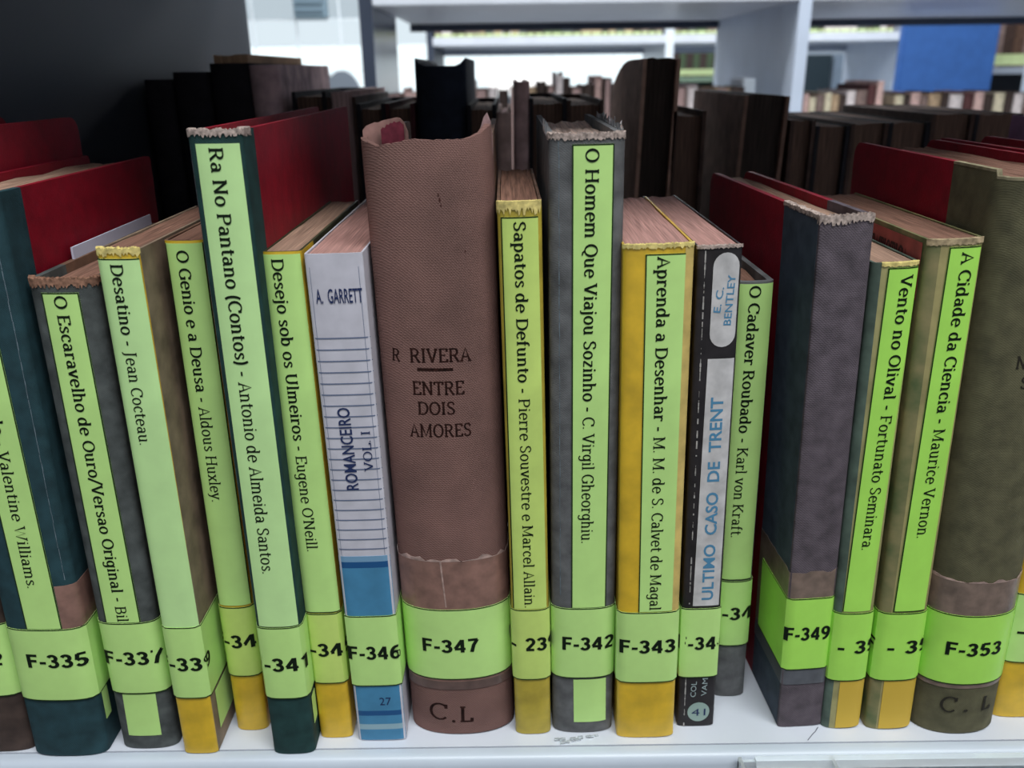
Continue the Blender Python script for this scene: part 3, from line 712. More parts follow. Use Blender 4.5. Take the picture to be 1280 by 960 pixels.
b = Book('paperback_book', 'slim black spined book with white panels lettered in blue and F-34 band', 0.0674, 0.0013, -1.27, 0.0136, 0.1817, 0.07, 0.0012, 3.0, 0.110)
b.soft(BLK, PAGES_P, 0.0006)
PL = M('off_white_panel', (206, 202, 200), 0.5, 0.35, 0.12, 160)
def plate(name, pts, off=0.00015, mt=PL):
    m = MB(); zs = [z for x, z in pts]; n_ = 14
    def span(z):
        xs = [x0 + (x1 - x0) * (z - z0) / (z1 - z0) for (x0, z0), (x1, z1) in zip(pts, pts[1:] + pts[:1]) if abs(z1 - z0) > 1e-9 and min(z0, z1) - 1e-9 <= z <= max(z0, z1) + 1e-9]
        return min(xs), max(xs)
    zz = sorted(set(round(z, 4) for z in zs)); m.grid([[(*b.P(b.s_of_x((span(z)[0] + (span(z)[1] - span(z)[0]) * k_ / 8) * MM), off), z * MM) for k_ in range(9)] for z in zz]); return m.build(name, mt, b.spine, smooth=False)
cap = [(2.1 + 4.0 * math.cos(a), 175.4 + 4.3 * math.sin(a)) for a in [math.pi * i / 10 for i in range(11)]] + [(2.0 + 4.0 * math.cos(a), 154.0 + 4.3 * math.sin(a)) for a in [math.pi + math.pi * i / 10 for i in range(11)]]
plate('author_panel', cap)
b.sheet('title_panel', (b.s_of_x(-0.0022), b.s_of_x(0.0062), b.s_of_x(-0.0032), b.s_of_x(0.0060), 0.1458, 0.0535), PL, 0.00016, parent=b.spine)
plate('number_disc', [(0.8 + 4.1 * math.cos(i * math.pi / 12), 6.6 + 4.4 * math.sin(i * math.pi / 12)) for i in range(24)], mt=M('greenish_white_disc', (150, 172, 162), 0.5))
for t_, p0, p1, c_, mt, bo in (('E. C.', (-0.2, 161.0), (0.6, 169.0), 2.2, INK_BLUE, 0.01), ('BENTLEY', (3.2, 156.8), (3.9, 172.8), 2.3, INK_BLUE, 0.01), ('ULTIMO  CASO  DE  TRENT', (1.7, 56.0), (1.4, 132.8), 3.9, INK_BLUE, 0.02), ('41', (-1.8, 6.5), (3.4, 6.5), 3.2, INK_NAVY, 0.0), ('COL', (-1.6, 13.6), (-1.4, 20.6), 2.0, INK_PALE, 0.0), ('VAM', (2.4, 14.0), (2.6, 22.0), 2.0, INK_PALE, 0.0)):
    p, w = sans_polys(t_, bo); b.text(p, w, mt, 0.00024, b.spine, (b.s_of_x(p0[0] * MM), p0[1] * MM), (b.s_of_x(p1[0] * MM), p1[1] * MM), c_ * MM, '')
for sg, wd in ((-0.62, 0.5), (1.0, 0.6)):
    random.seed(int(sg * 10)); m = MB(); N = 120
    for i in range(N):
        z0 = 0.178 * random.random(); z1 = z0 + 0.003 * random.uniform(0.2, 1.6) * random.random(); c0 = b.se * sg * 0.98; ww = wd * MM * random.uniform(0.15, 1.0)
        m.grid([[(*b.P(c0 - ww / 2, 0.00018), z0), (*b.P(c0 + ww / 2, 0.00018), z0)], [(*b.P(c0 - ww / 2, 0.00018), z1), (*b.P(c0 + ww / 2, 0.00018), z1)]])
    m.build('scuffed_edge', M('scuffed_white', (176, 172, 168), 0.8, 0.1, 0.2, 400), b.spine, smooth=False)
b.band('F-344', z0=0.0225, z1=0.0526, cx=0.0010, cz=0.0378, wide=0.0184, reach=0.02)
b.fray(-b.se, b.se, 0.0006, FRAY, up=0.0003, amp=1.0)

b = Book('hardcover_book', 'slim grey footed book set back between black spine and purple-grey book, F-34 band', 0.0839, 0.0171, -1.38, 0.0124, 0.1667, 0.2, 0.003, 2.6, 0.080)
b.hard(GREYL, GREYL, 0.012, PAGES_B); b.band('F-348', z0=0.0240, z1=0.0531, cx=0.0014, cz=0.0388)
b.title((-5.2, 5.7, -5.2, 5.3, 166.0, 53.4), [('O Cadaver Roubado - ', True), ('Karl von Kraft.', False)], (-0.2, 165.5), (-1.4, 71.5), 3.5, LIME, 'b')

b = Book('hardcover_book', 'purple-grey cloth book with frayed top, red board and F-349 band', 0.1064, 0.0004, -1.80, 0.0164, 0.1903, 2.4, 0.0012, 3.4, 0.122)
b.hard(PURP, RED, 0.030, PAGES, corner=0.006)
b.side_patch(-1, 0.0006, 0.0297, 0.0004, 0.1890, BLUEG, 'shaded_side', 'left side cloth with its shade painted slate blue', 0.00012)  # same cloth, its shaded left side painted in a darker slate
b.fray(-b.se - 0.001, b.se, 0.0018, FRAY, amp=0.9); b.fray(-b.se - 0.030, -b.se - 0.001, 0.0008, FRAY)
r = b.se + 0.030
b.sheet('under_tape', (-r, b.se + 0.01, -r, b.se + 0.01, 0.0270, 0.0196), M('blue_grey_tape', (92, 94, 100), 0.3, 0.5, 0.12, 200, coat=0.4), 0.00025)['label'] = 'blue-grey shiny tape just under the band'
b.sheet('repair_tape', (-r, b.se + 0.01, -r, b.se + 0.01, 0.0675, 0.0275), TAPE_G, 0.00025, jag=jagged(0.0005, 11, 20))['label'] = 'greyish repair tape above and below the band'
b.band('F-349', z0=0.0262, z1=0.0568, cx=-0.0004, cz=0.0420, wide=0.0164, material=LIME_G)

b = Book('paperback_book', 'lime labelled book with dark green-grey side right of the purple-grey one', 0.1216, -0.0009, -1.58, 0.0142, 0.1763, -0.30, 0.003, 2.6, 0.095)
b.soft(None, PAGES, 0.0009, mats=[GRB, M('olive_yellow_cover', (168, 160, 108), 0.45, 0.4, 0.15, 90)], mi=lambda sv, i: 1 if sv > -b.se * 0.55 and sv < b.se + 0.001 else 0)
b.band('F  -  350', z0=0.0218, z1=0.0512, cx=0.0012, cz=0.0368, wide=0.0270, material=LIME_G)
b.title((-2.8, 6.8, -4.6, 5.1, 174.8, 51.8), [('Vento no Olival - ', True), ('Fortunato Seminara.', False)], (3.2, 172.6), (1.0, 76.6), 3.5, LIME_G, 'lt')
b.sheet('foot_patch', (-b.se * 0.30, b.se * 0.98, -b.se * 0.30, b.se * 0.98, 0.0220, 0.0003), M('golden_foot', (212, 176, 66)), 0.0002)['label'] = 'golden yellow foot below the band'
b.fray(-b.se * 0.55, b.se * 0.95, 0.0010, FRAY_Y, up=0.0001, amp=0.5, name='chipped_edge')

b = Book('paperback_book', 'lime labelled book with olive tan side and dull red upper panel, left of olive book', 0.1390, -0.0016, -1.76, 0.0169, 0.1833, 0.0, 0.003, 2.6, 0.100)
b.soft(None, PAGES_B, 0.0009, mats=[OLTAN, M('olive_cream_cover', (168, 156, 104), 0.45, 0.4, 0.15, 90)], mi=lambda sv, i: 1 if sv > -b.se * 0.5 and sv < b.se + 0.001 else 0)
b.band('F  -  351', z0=0.0222, z1=0.0514, cx=0.0013, cz=0.0370, wide=0.0285, material=LIME_G)
b.title((-2.4, 7.4, -4.4, 6.7, 181.0, 51.8), [('A Cidade da Ciencia - ', True), ('Maurice Vernon.', False)], (3.4, 179.4), (1.8, 81.4), 3.6, LIME_G, 'ltb')
b.sheet('foot_patch', (-b.se * 0.42, b.se * 0.98, -b.se * 0.42, b.se * 0.98, 0.0224, 0.0003), M('golden_foot', (212, 176, 66), 0.45, 0.4, 0.12, 90, coat=0.2), 0.0002)['label'] = 'golden yellow foot below the band'
o = b.side_patch(-1, 0.0010, 0.060, 0.1640, 0.1818, M('dull_red_panel', (160, 78, 72), 0.6, 0.3, 0.15, 200), 'side_panel', 'dull red printed panel on the side')
p, w = serif_polys([('ESTATISTICA', True)]); b.text(p, w, M('dark_red_ink', (60, 26, 26), 0.6), 0.0005, o, (-b.se - 0.045, 0.1740), (-b.se - 0.009, 0.1740), 0.0085, '')
b.fray(-b.se * 0.9, b.se * 0.95, 0.0016, M('worn_tan_edge', (172, 152, 120), 0.9, 0.1, 0.3, 500), up=0.0001, amp=0.4)

b = Book('hardcover_book', 'wide olive cloth book with red boards and F-353 band at the right edge', 0.1641, -0.0044, -1.47, 0.0314, 0.2031, 0.0, 0.010, 2.2, 0.114)
def oli_top(sv):
    x = b.P(sv)[0] / MM
    return b.h + MM * (0.0 if x < -15.2 else (-1.9 if x < -13.6 else -2.1))
b.hard(OLIVE, RED, 0.022, PAGES_B, corner=0.006, ztop=oli_top, rows=3)
m = MB(); sv = b.samples(-b.se - 0.022, b.se)
m.grid([[(*b.P(v_, 0.00012), oli_top(v_) - 0.0007) for v_ in sv], [(*b.P(v_, 0.00012), oli_top(v_) + 0.0001) for v_ in sv], [(*b.P(v_, -0.002), oli_top(v_) + 0.0001) for v_ in sv]])
m.build('worn_edge', M('worn_olive_edge', (150, 140, 112), 0.9, 0.1, 0.2, 300), b.root)
r = b.se + 0.012
b.sheet('repair_tape', (-r, r, -r, r, 0.0655, 0.0204), TAPE_G, 0.00025, jag=jagged(0.0008, 21, 26))['label'] = 'shiny grey-brown repair tape above and below the band'
b.sheet('tape_edge_highlight', (-r, r, -r, r, 0.0656, 0.0649), PALE_T, 0.00030, jag=jagged(0.0008, 21, 26))['label'] = 'whitish gloss highlight painted along the torn edge of the tape'  # pale strip painting the highlight on the tape's top edge
b.band('F-353', z0=0.0222, z1=0.0516, cx=-0.0001, cz=0.0376, wide=0.0200, material=LIME_G)
for t_, x0, x1, z, c_, bo in (('C', -8.8, -3.0, 13.2, 6.6, False), ('.', -1.0, 2.0, 13.2, 6.0, True), ('L', 6.0, 10.0, 13.0, 6.0, True), ('N', -4.0, -0.6, 145.0, 4.0, True), ('S', -1.6, 1.2, 138.3, 3.8, True)):
    p, w = serif_polys([(t_, bo)]); b.text(p, w, M('dark_olive_stamp', (40, 36, 26), 0.7), 0.00036 if z < 20 else 0.0001, b.spine, (b.s_of_x(x0 * MM), z * MM), (b.s_of_x(x1 * MM), z * MM), c_ * MM, '', 'stamped_lettering')

b = Book('hardcover_book', 'book at the far right edge with yellow foot, tall red board behind the olive one', 0.1910, 0.0037, -1.30, 0.0200, 0.2045, 0.0, 0.003, 2.6, 0.105)
b.hard(YELLOW, RED, 0.004, PAGES, corner=0.005); b.band('F  -  355', z0=0.0252, z1=0.0548, cx=-0.0010, cz=0.0392, wide=0.030, material=LIME)

# ------------------------------------------------------------------ books standing behind, on the far half of the same shelf
def plain_book(name, label, x0, x1, y0, h, depth, cover, pages, group, lean=0.0, spine_front=False, horns=0.0, foredge=0.0, yaw=0.0, drop=0.003, z=0.0, t=0.0022, arch=0.0):
    w = x1 - x0; a = math.radians(lean)
    root = thing(name, label, 'book', ((x0 + x1) / 2, y0, z + abs(math.sin(a)) * w / 2 + 0.0001), (0, a, math.radians(yaw)), group)
    m = MB(); e = w / 2; b_ = min(0.006, e * 0.5)
    # closed C-shaped cover, spine at the front or at the back
    side = [depth - (depth - b_) * q / 8 for q in range(8)]
    out = [(-e, y) for y in side] + [(-e * math.cos(q), b_ * (1 - math.sin(q))) for q in [math.pi * i / 10 for i in range(11)]] + [(e, y) for y in reversed(side)]
    inn = [(-e + t, y) for y in side] + [(-(e - t) * math.cos(q), b_ + t - b_ * math.sin(q)) for q in [math.pi * i / 10 for i in range(11)]] + [(e - t, y) for y in reversed(side)]
    if not spine_front: out = [(x, depth - y) for x, y in out]; inn = [(x, depth - y) for x, y in inn]
    fl = not spine_front
    def top(x, y): return h + (horns * max(0, abs(x) / e - 0.72) / 0.28 if horns else 0) - arch * max(0, (y / depth - 0.35) / 0.65) ** 2.2
    O = [[(x, y, 0.0) for x, y in out], [(x, y, top(x, y)) for x, y in out]]; I = [[(x, y, 0.0) for x, y in inn], [(x, y, top(x, y)) for x, y in inn]]
    m.grid(O, 0, fl); m.grid(I, 0, not fl); m.grid([O[1], I[1]], 0, fl); m.grid([I[0], O[0]], 0, fl)
    m.grid([[r[0] for r in I], [r[0] for r in O]], 0, fl); m.grid([[r[-1] for r in O], [r[-1] for r in I]], 0, fl)
    m.build('cover', cover, root)
    m = MB(); N = max(4, int(w / 0.004)); ya, yb = (b_ + 0.002, depth - 0.004) if spine_front else (0.004, depth - b_ - 0.002)
    rnd = random.Random(int(abs(x0) * 1e5)); zt = h - drop
    def fy(u): return ya + foredge * (1 - (2 * u - 1) ** 2)
    rows = [[(-e + t + (w - 2 * t) * j / N, fy(j / N) if i == 0 else yb if not arch else ya + (yb - ya) * 0.3, zt + rnd.uniform(-0.0005, 0.0005)) for j in range(N + 1)] for i in range(2)]
    lowr = [[(x, y, 0.002) for x, y, z_ in r] for r in rows]
    m.grid(rows); m.grid(lowr, 0, True); m.grid([rows[0], lowr[0]], 0); m.grid([lowr[1], rows[1]], 0)
    m.grid([[r[0] for r in lowr], [r[0] for r in rows]]); m.grid([[r[-1] for r in rows], [r[-1] for r in lowr]])
    m.build('page_block', pages, root, smooth=False)
    return root
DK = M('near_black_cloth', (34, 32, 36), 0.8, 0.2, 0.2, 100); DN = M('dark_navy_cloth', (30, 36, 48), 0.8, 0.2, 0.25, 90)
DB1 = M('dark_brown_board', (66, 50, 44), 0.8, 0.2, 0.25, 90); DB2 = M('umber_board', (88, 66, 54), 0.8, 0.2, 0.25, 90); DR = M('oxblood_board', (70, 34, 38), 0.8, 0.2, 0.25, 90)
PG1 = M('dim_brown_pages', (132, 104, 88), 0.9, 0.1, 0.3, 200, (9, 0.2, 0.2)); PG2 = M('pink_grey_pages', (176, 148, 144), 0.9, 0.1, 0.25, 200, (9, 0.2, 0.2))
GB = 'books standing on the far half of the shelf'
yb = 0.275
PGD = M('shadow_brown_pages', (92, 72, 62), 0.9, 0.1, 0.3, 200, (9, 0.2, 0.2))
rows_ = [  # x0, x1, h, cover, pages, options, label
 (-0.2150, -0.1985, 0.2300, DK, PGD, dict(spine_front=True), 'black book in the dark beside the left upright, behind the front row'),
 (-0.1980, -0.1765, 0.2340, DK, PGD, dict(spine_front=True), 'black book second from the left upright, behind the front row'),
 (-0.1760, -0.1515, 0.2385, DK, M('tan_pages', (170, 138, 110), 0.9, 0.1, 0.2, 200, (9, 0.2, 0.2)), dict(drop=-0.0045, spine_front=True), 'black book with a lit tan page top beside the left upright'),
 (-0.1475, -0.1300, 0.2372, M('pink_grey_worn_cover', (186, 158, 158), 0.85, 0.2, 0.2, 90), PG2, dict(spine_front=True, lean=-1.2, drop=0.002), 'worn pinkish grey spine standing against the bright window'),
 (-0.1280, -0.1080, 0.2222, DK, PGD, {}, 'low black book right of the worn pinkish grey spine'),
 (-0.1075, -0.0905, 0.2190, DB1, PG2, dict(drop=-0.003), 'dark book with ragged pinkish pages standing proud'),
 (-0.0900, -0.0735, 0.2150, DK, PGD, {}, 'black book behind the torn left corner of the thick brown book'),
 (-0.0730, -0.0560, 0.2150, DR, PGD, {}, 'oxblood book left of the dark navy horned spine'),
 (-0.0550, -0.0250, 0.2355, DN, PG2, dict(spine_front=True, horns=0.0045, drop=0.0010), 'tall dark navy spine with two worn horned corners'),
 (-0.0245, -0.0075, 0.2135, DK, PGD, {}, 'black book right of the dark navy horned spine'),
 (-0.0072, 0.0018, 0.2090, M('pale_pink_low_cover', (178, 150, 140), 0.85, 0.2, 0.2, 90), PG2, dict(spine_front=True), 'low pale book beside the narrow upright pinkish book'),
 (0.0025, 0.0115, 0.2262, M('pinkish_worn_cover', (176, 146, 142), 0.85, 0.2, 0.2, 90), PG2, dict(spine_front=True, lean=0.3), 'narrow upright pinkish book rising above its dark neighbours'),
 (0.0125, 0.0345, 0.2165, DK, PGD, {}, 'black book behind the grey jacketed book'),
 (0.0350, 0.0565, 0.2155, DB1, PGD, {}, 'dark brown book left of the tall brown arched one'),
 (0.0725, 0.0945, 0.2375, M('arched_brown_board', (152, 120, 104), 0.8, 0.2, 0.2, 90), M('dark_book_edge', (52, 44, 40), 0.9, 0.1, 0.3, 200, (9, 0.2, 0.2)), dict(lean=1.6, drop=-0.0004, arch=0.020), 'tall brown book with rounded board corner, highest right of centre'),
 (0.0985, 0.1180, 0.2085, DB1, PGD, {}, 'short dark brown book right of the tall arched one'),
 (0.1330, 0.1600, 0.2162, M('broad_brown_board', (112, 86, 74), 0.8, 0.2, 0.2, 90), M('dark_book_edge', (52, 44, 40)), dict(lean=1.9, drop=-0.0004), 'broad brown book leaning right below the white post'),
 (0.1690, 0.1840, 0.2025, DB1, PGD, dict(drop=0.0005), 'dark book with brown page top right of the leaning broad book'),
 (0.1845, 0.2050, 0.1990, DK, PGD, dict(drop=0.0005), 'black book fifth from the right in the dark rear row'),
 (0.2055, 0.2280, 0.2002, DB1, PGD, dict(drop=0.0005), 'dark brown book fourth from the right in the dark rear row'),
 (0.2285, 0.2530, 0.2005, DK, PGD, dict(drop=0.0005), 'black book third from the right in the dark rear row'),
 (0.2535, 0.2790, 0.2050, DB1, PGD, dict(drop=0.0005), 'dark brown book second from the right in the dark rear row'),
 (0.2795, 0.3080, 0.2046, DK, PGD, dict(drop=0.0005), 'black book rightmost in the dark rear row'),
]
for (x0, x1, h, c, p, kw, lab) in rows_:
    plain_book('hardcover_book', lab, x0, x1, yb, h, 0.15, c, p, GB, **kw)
plain_book('hardcover_book', 'dull purple book at the right frame edge above the red boards', 0.2780, 0.3000, 0.205, 0.2060, 0.030, M('dull_purple_cover', (120, 84, 112), 0.7, 0.2, 0.15, 90), PG2, GB, spine_front=True)

# ------------------------------------------------------------------ white bookcase across the aisle
c2 = thing('bookcase', 'white bookcase across the aisle with a bright front upright on the right', 'bookcase', (0.12, 1.3, -1.04))
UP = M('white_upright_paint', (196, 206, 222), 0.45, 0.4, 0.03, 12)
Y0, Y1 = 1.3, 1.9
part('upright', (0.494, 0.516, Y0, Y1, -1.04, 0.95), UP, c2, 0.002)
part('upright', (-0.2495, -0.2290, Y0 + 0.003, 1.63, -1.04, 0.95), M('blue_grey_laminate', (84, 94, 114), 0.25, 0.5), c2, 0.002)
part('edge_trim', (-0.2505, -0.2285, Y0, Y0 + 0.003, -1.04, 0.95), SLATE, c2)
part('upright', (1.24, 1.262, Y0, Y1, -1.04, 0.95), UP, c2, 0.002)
for z in (-1.0, -0.4, 0.0):
    part('shelf_board', (-0.2275, 0.494, Y0 + 0.004, Y1, z - 0.024, z), WHITE, c2, 0.002)
    part('shelf_board', (0.516, 1.24, Y0 + 0.004, Y1, z - 0.024, z), WHITE, c2, 0.002)
for (xa, xb) in ((-0.2275, 0.494), (0.516, 1.24)):
    part('shelf_board', (xa, xb, Y0, Y1, 0.338, 0.362), WHITE, c2, 0.002)
    part('rear_rail', (xa, xb, Y1 - 0.02, Y1, 0.322, 0.3375), SLATE, c2)
GA = 'books on the white bookcase across the aisle'
PALES = [M('pale_pink_spine', (206, 172, 164), 0.7, 0.2, 0.15, 80), M('pale_cream_spine', (212, 200, 172), 0.7, 0.2, 0.15, 80), M('grey_brown_spine', (128, 108, 102), 0.7, 0.2, 0.2, 80), M('dark_maroon_spine', (86, 54, 54), 0.7, 0.2, 0.2, 80), M('off_white_spine', (218, 206, 204), 0.7, 0.2, 0.12, 80), M('dark_umber_spine', (66, 54, 50), 0.7, 0.2, 0.2, 80), M('tan_spine', (176, 150, 122), 0.7, 0.2, 0.2, 80)]
cn = ['pale pink', 'pale cream', 'grey-brown', 'dark maroon', 'off-white', 'dark umber', 'tan']
seq = [3, 0, 1, 2, 1, 6, 5, 4, 2, 3, 0]; wid = [0.010, 0.010, 0.012, 0.014, 0.012, 0.013, 0.011, 0.016, 0.020, 0.014, 0.012]
hs = [0.188, 0.187, 0.182, 0.186, 0.189, 0.186, 0.186, 0.192, 0.193, 0.202, 0.208]
x = 0.5215
for i, (q, w, h) in enumerate(zip(seq, wid, hs)):
    last = i == len(seq) - 1
    lab = ('tall %s book ending the near run beside the white post' % cn[q]) if last else '%s spine right of the bright white upright, %s of that run' % (cn[q], ['first', 'second', 'third', 'fourth', 'fifth', 'sixth', 'seventh', 'eighth', 'ninth', 'tenth'][i])
    plain_book('library_book', lab, x, x + w, 1.345, h, 0.16, PALES[q], PG2, GA, spine_front=True); x += w + 0.001
seq = [1, 5, 0, 2, 6, 5, 4, 3, 0, 5, 1, 5, 4, 2]; x = 0.705 * 1.0
for i, q in enumerate(seq):
    w = [0.016, 0.010, 0.019, 0.012, 0.024, 0.012, 0.026, 0.018, 0.018, 0.016, 0.020, 0.014, 0.018, 0.016][i]
    plain_book('library_book', '%s spine across the aisle, %s after the tall pink book' % (cn[q], ['first', 'second', 'third', 'fourth', 'fifth', 'sixth', 'seventh', 'eighth', 'ninth', 'tenth', 'eleventh', 'twelfth', 'thirteenth', 'fourteenth'][i]), x, x + w, 1.36, 0.183 + 0.004 * ((i * 7) % 3) / 2, 0.16, PALES[q], PG2, GA, spine_front=True); x += w + 0.001
# left bay: ragged tops showing over the dark rear row
ragged = [(-0.222, 0.030, 0.196, 2), (-0.190, 0.026, 0.200, 0), (-0.162, 0.030, 0.197, 6), (-0.130, 0.028, 0.202, 5), (-0.100, 0.024, 0.199, 2), (-0.074, 0.014, 0.212, 4), (-0.058, 0.020, 0.203, 2), (-0.036, 0.016, 0.205, 4), (-0.018, 0.020, 0.201, 5), (0.004, 0.022, 0.204, 2), (0.028, 0.024, 0.206, 6), (0.054, 0.016, 0.214, 5), (0.072, 0.012, 0.207, 2), (0.086, 0.014, 0.224, 4), (0.1015, 0.012, 0.220, 5), (0.115, 0.018, 0.204, 2), (0.135, 0.020, 0.208, 5), (0.157, 0.014, 0.217, 0), (0.173, 0.014, 0.219, 5), (0.189, 0.014, 0.209, 4), (0.205, 0.020, 0.207, 5), (0.227, 0.020, 0.205, 2), (0.250, 0.024, 0.208, 3), (0.276, 0.020, 0.205, 4), (0.298, 0.024, 0.203, 2), (0.324, 0.020, 0.200, 4), (0.346, 0.026, 0.198, 2), (0.374, 0.026, 0.200, 6), (0.402, 0.028, 0.201, 5)]
for i, (x, w, h, q) in enumerate(ragged):
    near = 'in front of the bright window' if -0.1 < x < 0.24 else ('near the dark left upright' if x < 0 else 'near the grey right upright')
    plain_book('library_book', '%s worn book top across the aisle %s' % (cn[q], near), x, x + w - 0.001, 1.35 + 0.006 * (i % 3), h, 0.15, PALES[q], PG2, GA, spine_front=(i % 3 != 0), horns=(0.006 if i % 4 == 1 else 0), lean=0)
k = MB(); k.box(-0.012, 0.012, 0, 0.10, 0, 0.215); o = k.build('paper_block', M('pale_grey_paper', (206, 214, 222), 0.7, 0.2), smooth=False); o.location = (0.447, 1.40, 0.0002); bevel(o, 0.003)
tag(o, 'pale grey block standing against the grey upright across the aisle', 'paper block')

# ------------------------------------------------------------------ third bookcase, further back
c3 = thing('bookcase', 'distant bookcase whose pale shelf edge crosses the upper background', 'bookcase', (0.15, 3.0, -1.04))
Ya, Yz = 3.0, 3.55
part('upright', (-0.290, -0.268, Ya, Yz, -1.04, 0.9), SLATE, c3)
part('upright', (0.568, 0.597, Ya, Yz, -1.04, 0.9), M('bright_post_paint', (226, 234, 240), 0.4, 0.4), c3)
part('upright', (1.420, 1.445, Ya, Yz, -1.04, 0.9), UP, c3)
for (xa, xb) in ((-0.268, 0.568), (0.597, 1.420)):
    part('shelf_board', (xa, xb, Ya, Yz, 0.322, 0.349), WHITE, c3)
    part('rear_rail', (xa, xb, Yz - 0.02, Yz, 0.296, 0.3215), GREYM, c3)
    part('shelf_board', (xa, xb, Ya, Yz, -0.45, -0.42), WHITE, c3)
LIMEB = M('far_lime_label', (190, 204, 150), 0.6, 0.2)
src = {}
rnd = random.Random(4); x = -0.262; i = 0
GC = 'distant books with lime labels on the pale shelf'
far_cols = [PALES[5], GREENGREY, PALES[2], PALES[4], M('far_green_spine', (70, 84, 62), 0.7, 0.2), PALES[6]]
while x < 1.38:
    if 0.560 < x < 0.600: x = 0.600
    w = rnd.choice([0.018, 0.024, 0.030, 0.036]); q = rnd.randrange(6)
    if x < 0.568 and x + w > 0.566: x = 0.600; continue
    root = thing('library_book', '%s distant book on the pale upper shelf' % ['dark umber', 'grey-green', 'grey-brown', 'off-white', 'dark green', 'tan'][q], 'book', (x + w / 2, 3.02, 0.3492), (0, 0, 0), GC)
    if (q, w) not in src:
        m = MB(); m.box(-w / 2 + 0.001, w / 2 - 0.001, 0, 0.14, 0, 0.19); m.box(-w / 2 + 0.003, w / 2 - 0.003, 0.003, 0.136, 0.19, 0.1905)
        a = m.build('cover', far_cols[q], root, smooth=False)
        m = MB(); m.box(-w / 2 + 0.002, w / 2 - 0.002, -0.001, 0.03, 0.002, 0.012); b_ = m.build('call_number_label', LIMEB, root, smooth=False)
        src[(q, w)] = (a, b_)
    else:
        for s_ in src[(q, w)]:
            d = s_.copy(); d.parent = root; COL.objects.link(d)
    x += w + (0.03 if rnd.random() < 0.08 else 0.001); i += 1

# grey end panel, blue panel, side cases further right
k = MB(); k.box(0, 0.30, 0, 0.03, -1.24, 0.17); k.box(0.005, 0.295, -0.006, 0, -1.2, 0.165)
o = k.build('blue_panel', M('blue_panel_paint', (58, 100, 166), 0.55, 0.3, 0.05, 30), smooth=False); o.location = (1.245, 2.6, 0.1999); tag(o, 'flat blue end panel standing right of the white post in the background', 'panel')
k = MB(); k.box(0, 0.40, 0, 0.03, -1.2, 0.13); k.box(0.01, 0.39, -0.005, 0, -1.19, 0.12)
o = k.build('grey_panel', M('grey_panel_paint', (126, 140, 156), 0.55, 0.3, 0.05, 30), smooth=False); o.location = (1.545, 4.0, 0.16); tag(o, 'flat grey end panel between the white post and the blue panel', 'panel')
k = MB(); k.box(0, 0.135, 0, 0.25, -1.2, 0.13)
o = k.build('dark_gap_box', M('dark_gap_teal', (38, 52, 60), 0.6, 0.3), smooth=False); o.location = (1.40, 4.0, 0.16); bevel(o, 0.004); tag(o, 'dark narrow box standing in for the gap close beside the white post', 'cabinet')  # dark box standing in for a dark gap
sd = thing('bookcase', 'dark distant bookcase between the slim white post and the grey upright', 'bookcase', (0.78, 4.0, -1.04))
part('back_panel', (0.78, 1.05, 4.20, 4.22, -1.04, 0.9), M('dark_green_back', (50, 62, 58), 0.7, 0.2), sd)
part('shelf_board', (0.78, 1.05, 4.0, 4.20, 0.176, 0.196), M('dim_green_shelf', (120, 140, 120), 0.6, 0.3), sd)
part('shelf_board', (0.78, 1.05, 4.0, 4.20, -0.20, -0.17), M('dim_green_shelf', (120, 140, 120)), sd)
part('upright', (0.76, 0.78, 4.0, 4.22, -1.04, 0.9), GREYM, sd); part('upright', (1.05, 1.07, 4.0, 4.22, -1.04, 0.9), GREYM, sd)
for i in range(8):
    x = 0.785 + i * 0.032
    root = thing('library_book', 'dark green distant book with lime foot beside the slim white post', 'book', (x + 0.015, 4.02, 0.1962), (0, 0, 0), 'dark books beside the slim white post')
    m = MB(); m.box(-0.015, 0.015, 0, 0.13, 0, 0.2); m.build('cover', [PALES[5], far_cols[4]][i % 2], root, smooth=False)
    m = MB(); m.box(-0.0155, 0.0155, -0.001, 0.03, 0.008, 0.036); m.build('call_number_label', LIMEB, root, smooth=False)
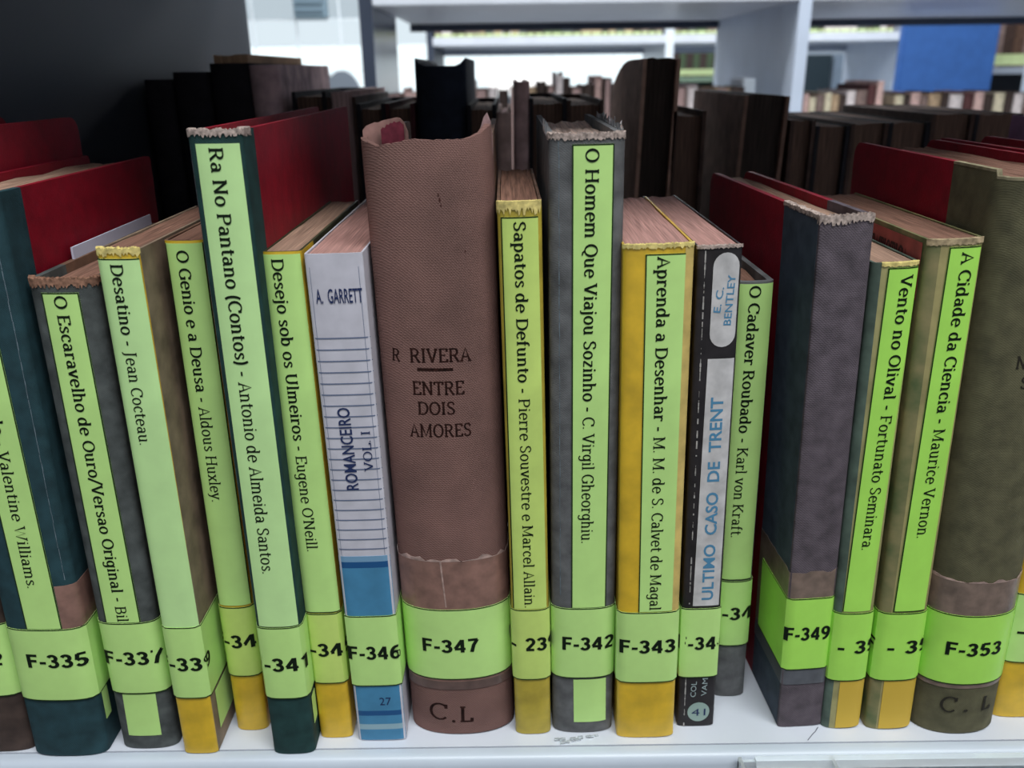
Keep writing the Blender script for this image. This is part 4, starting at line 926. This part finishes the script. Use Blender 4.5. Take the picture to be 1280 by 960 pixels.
# case on the far right with a lime label line
se_ = thing('bookcase', 'brown shadowed bookcase at the right edge of the background', 'bookcase', (1.75, 2.7, -1.04))
part('shelf_board', (1.56, 2.1, 2.7, 3.0, 0.205, 0.226), GREYM, se_); part('upright', (2.1, 2.12, 2.7, 3.0, -1.04, 0.8), GREYM, se_); part('back_panel', (1.56, 2.1, 2.98, 3.0, -1.04, 0.8), DARKM, se_)
part('upright', (1.548, 1.56, 2.7, 3.0, -1.04, 0.8), GREYM, se_); part('shelf_board', (1.56, 2.1, 2.7, 3.0, -0.12, -0.10), GREYM, se_)
for i in range(9):
    x = 1.562 + i * 0.034
    root = thing('library_book', 'brown distant book with lime foot label right of the blue panel', 'book', (x + 0.016, 2.72, 0.2262), (0, 0, 0), 'brown books right of the blue panel')
    m = MB(); m.box(-0.016, 0.016, 0, 0.14, 0, 0.19); m.build('cover', [DB2, PALES[2], DB1][i % 3], root, smooth=False)
    m = MB(); m.box(-0.0165, 0.0165, -0.001, 0.03, 0.006, 0.040); m.build('call_number_label', LIMEB, root, smooth=False)
# column and low things under the far window
k = MB(); N = 16
k.grid([[(0.115 * math.cos(math.pi * i / N) * sc_, y_, 0.16 * math.sin(math.pi * i / N) * sc_) for i in range(N + 1)] for (sc_, y_) in ((0.0, 0.0), (1.0, 0.0), (1.0, 0.05), (0.0, 0.05))])
ch = thing('office_chair', 'rounded grey shape like a chair back under the far window', 'chair', (-1.07, 5.5, -1.04))
o = k.build('backrest', M('grey_mesh_fabric', (120, 128, 138), 0.8, 0.2), ch); o.location = (0, 0, 1.13)
k = MB(); k.box(-0.02, 0.02, 0.01, 0.04, 0.05, 1.135); k.build('post', SLATE, ch, smooth=False)
k = MB(); k.box(-0.11, 0.11, 0.0, 0.06, 0, 0.05); k.box(-0.03, 0.03, -0.2, 0.25, 0, 0.05); k.build('foot', SLATE, ch, smooth=False)
k = MB(); k.box(-0.30, 0.30, 0, 0.30, -1.145, 0.105); k.box(-0.32, 0.32, -0.01, 0.31, 0.105, 0.125)
o = k.build('low_cabinet', M('dark_low_cabinet', (70, 82, 78), 0.6, 0.3), smooth=False); o.location = (-1.52, 5.5, 0.105); tag(o, 'low dark cabinet under the far window, left of the rounded grey shape', 'cabinet')
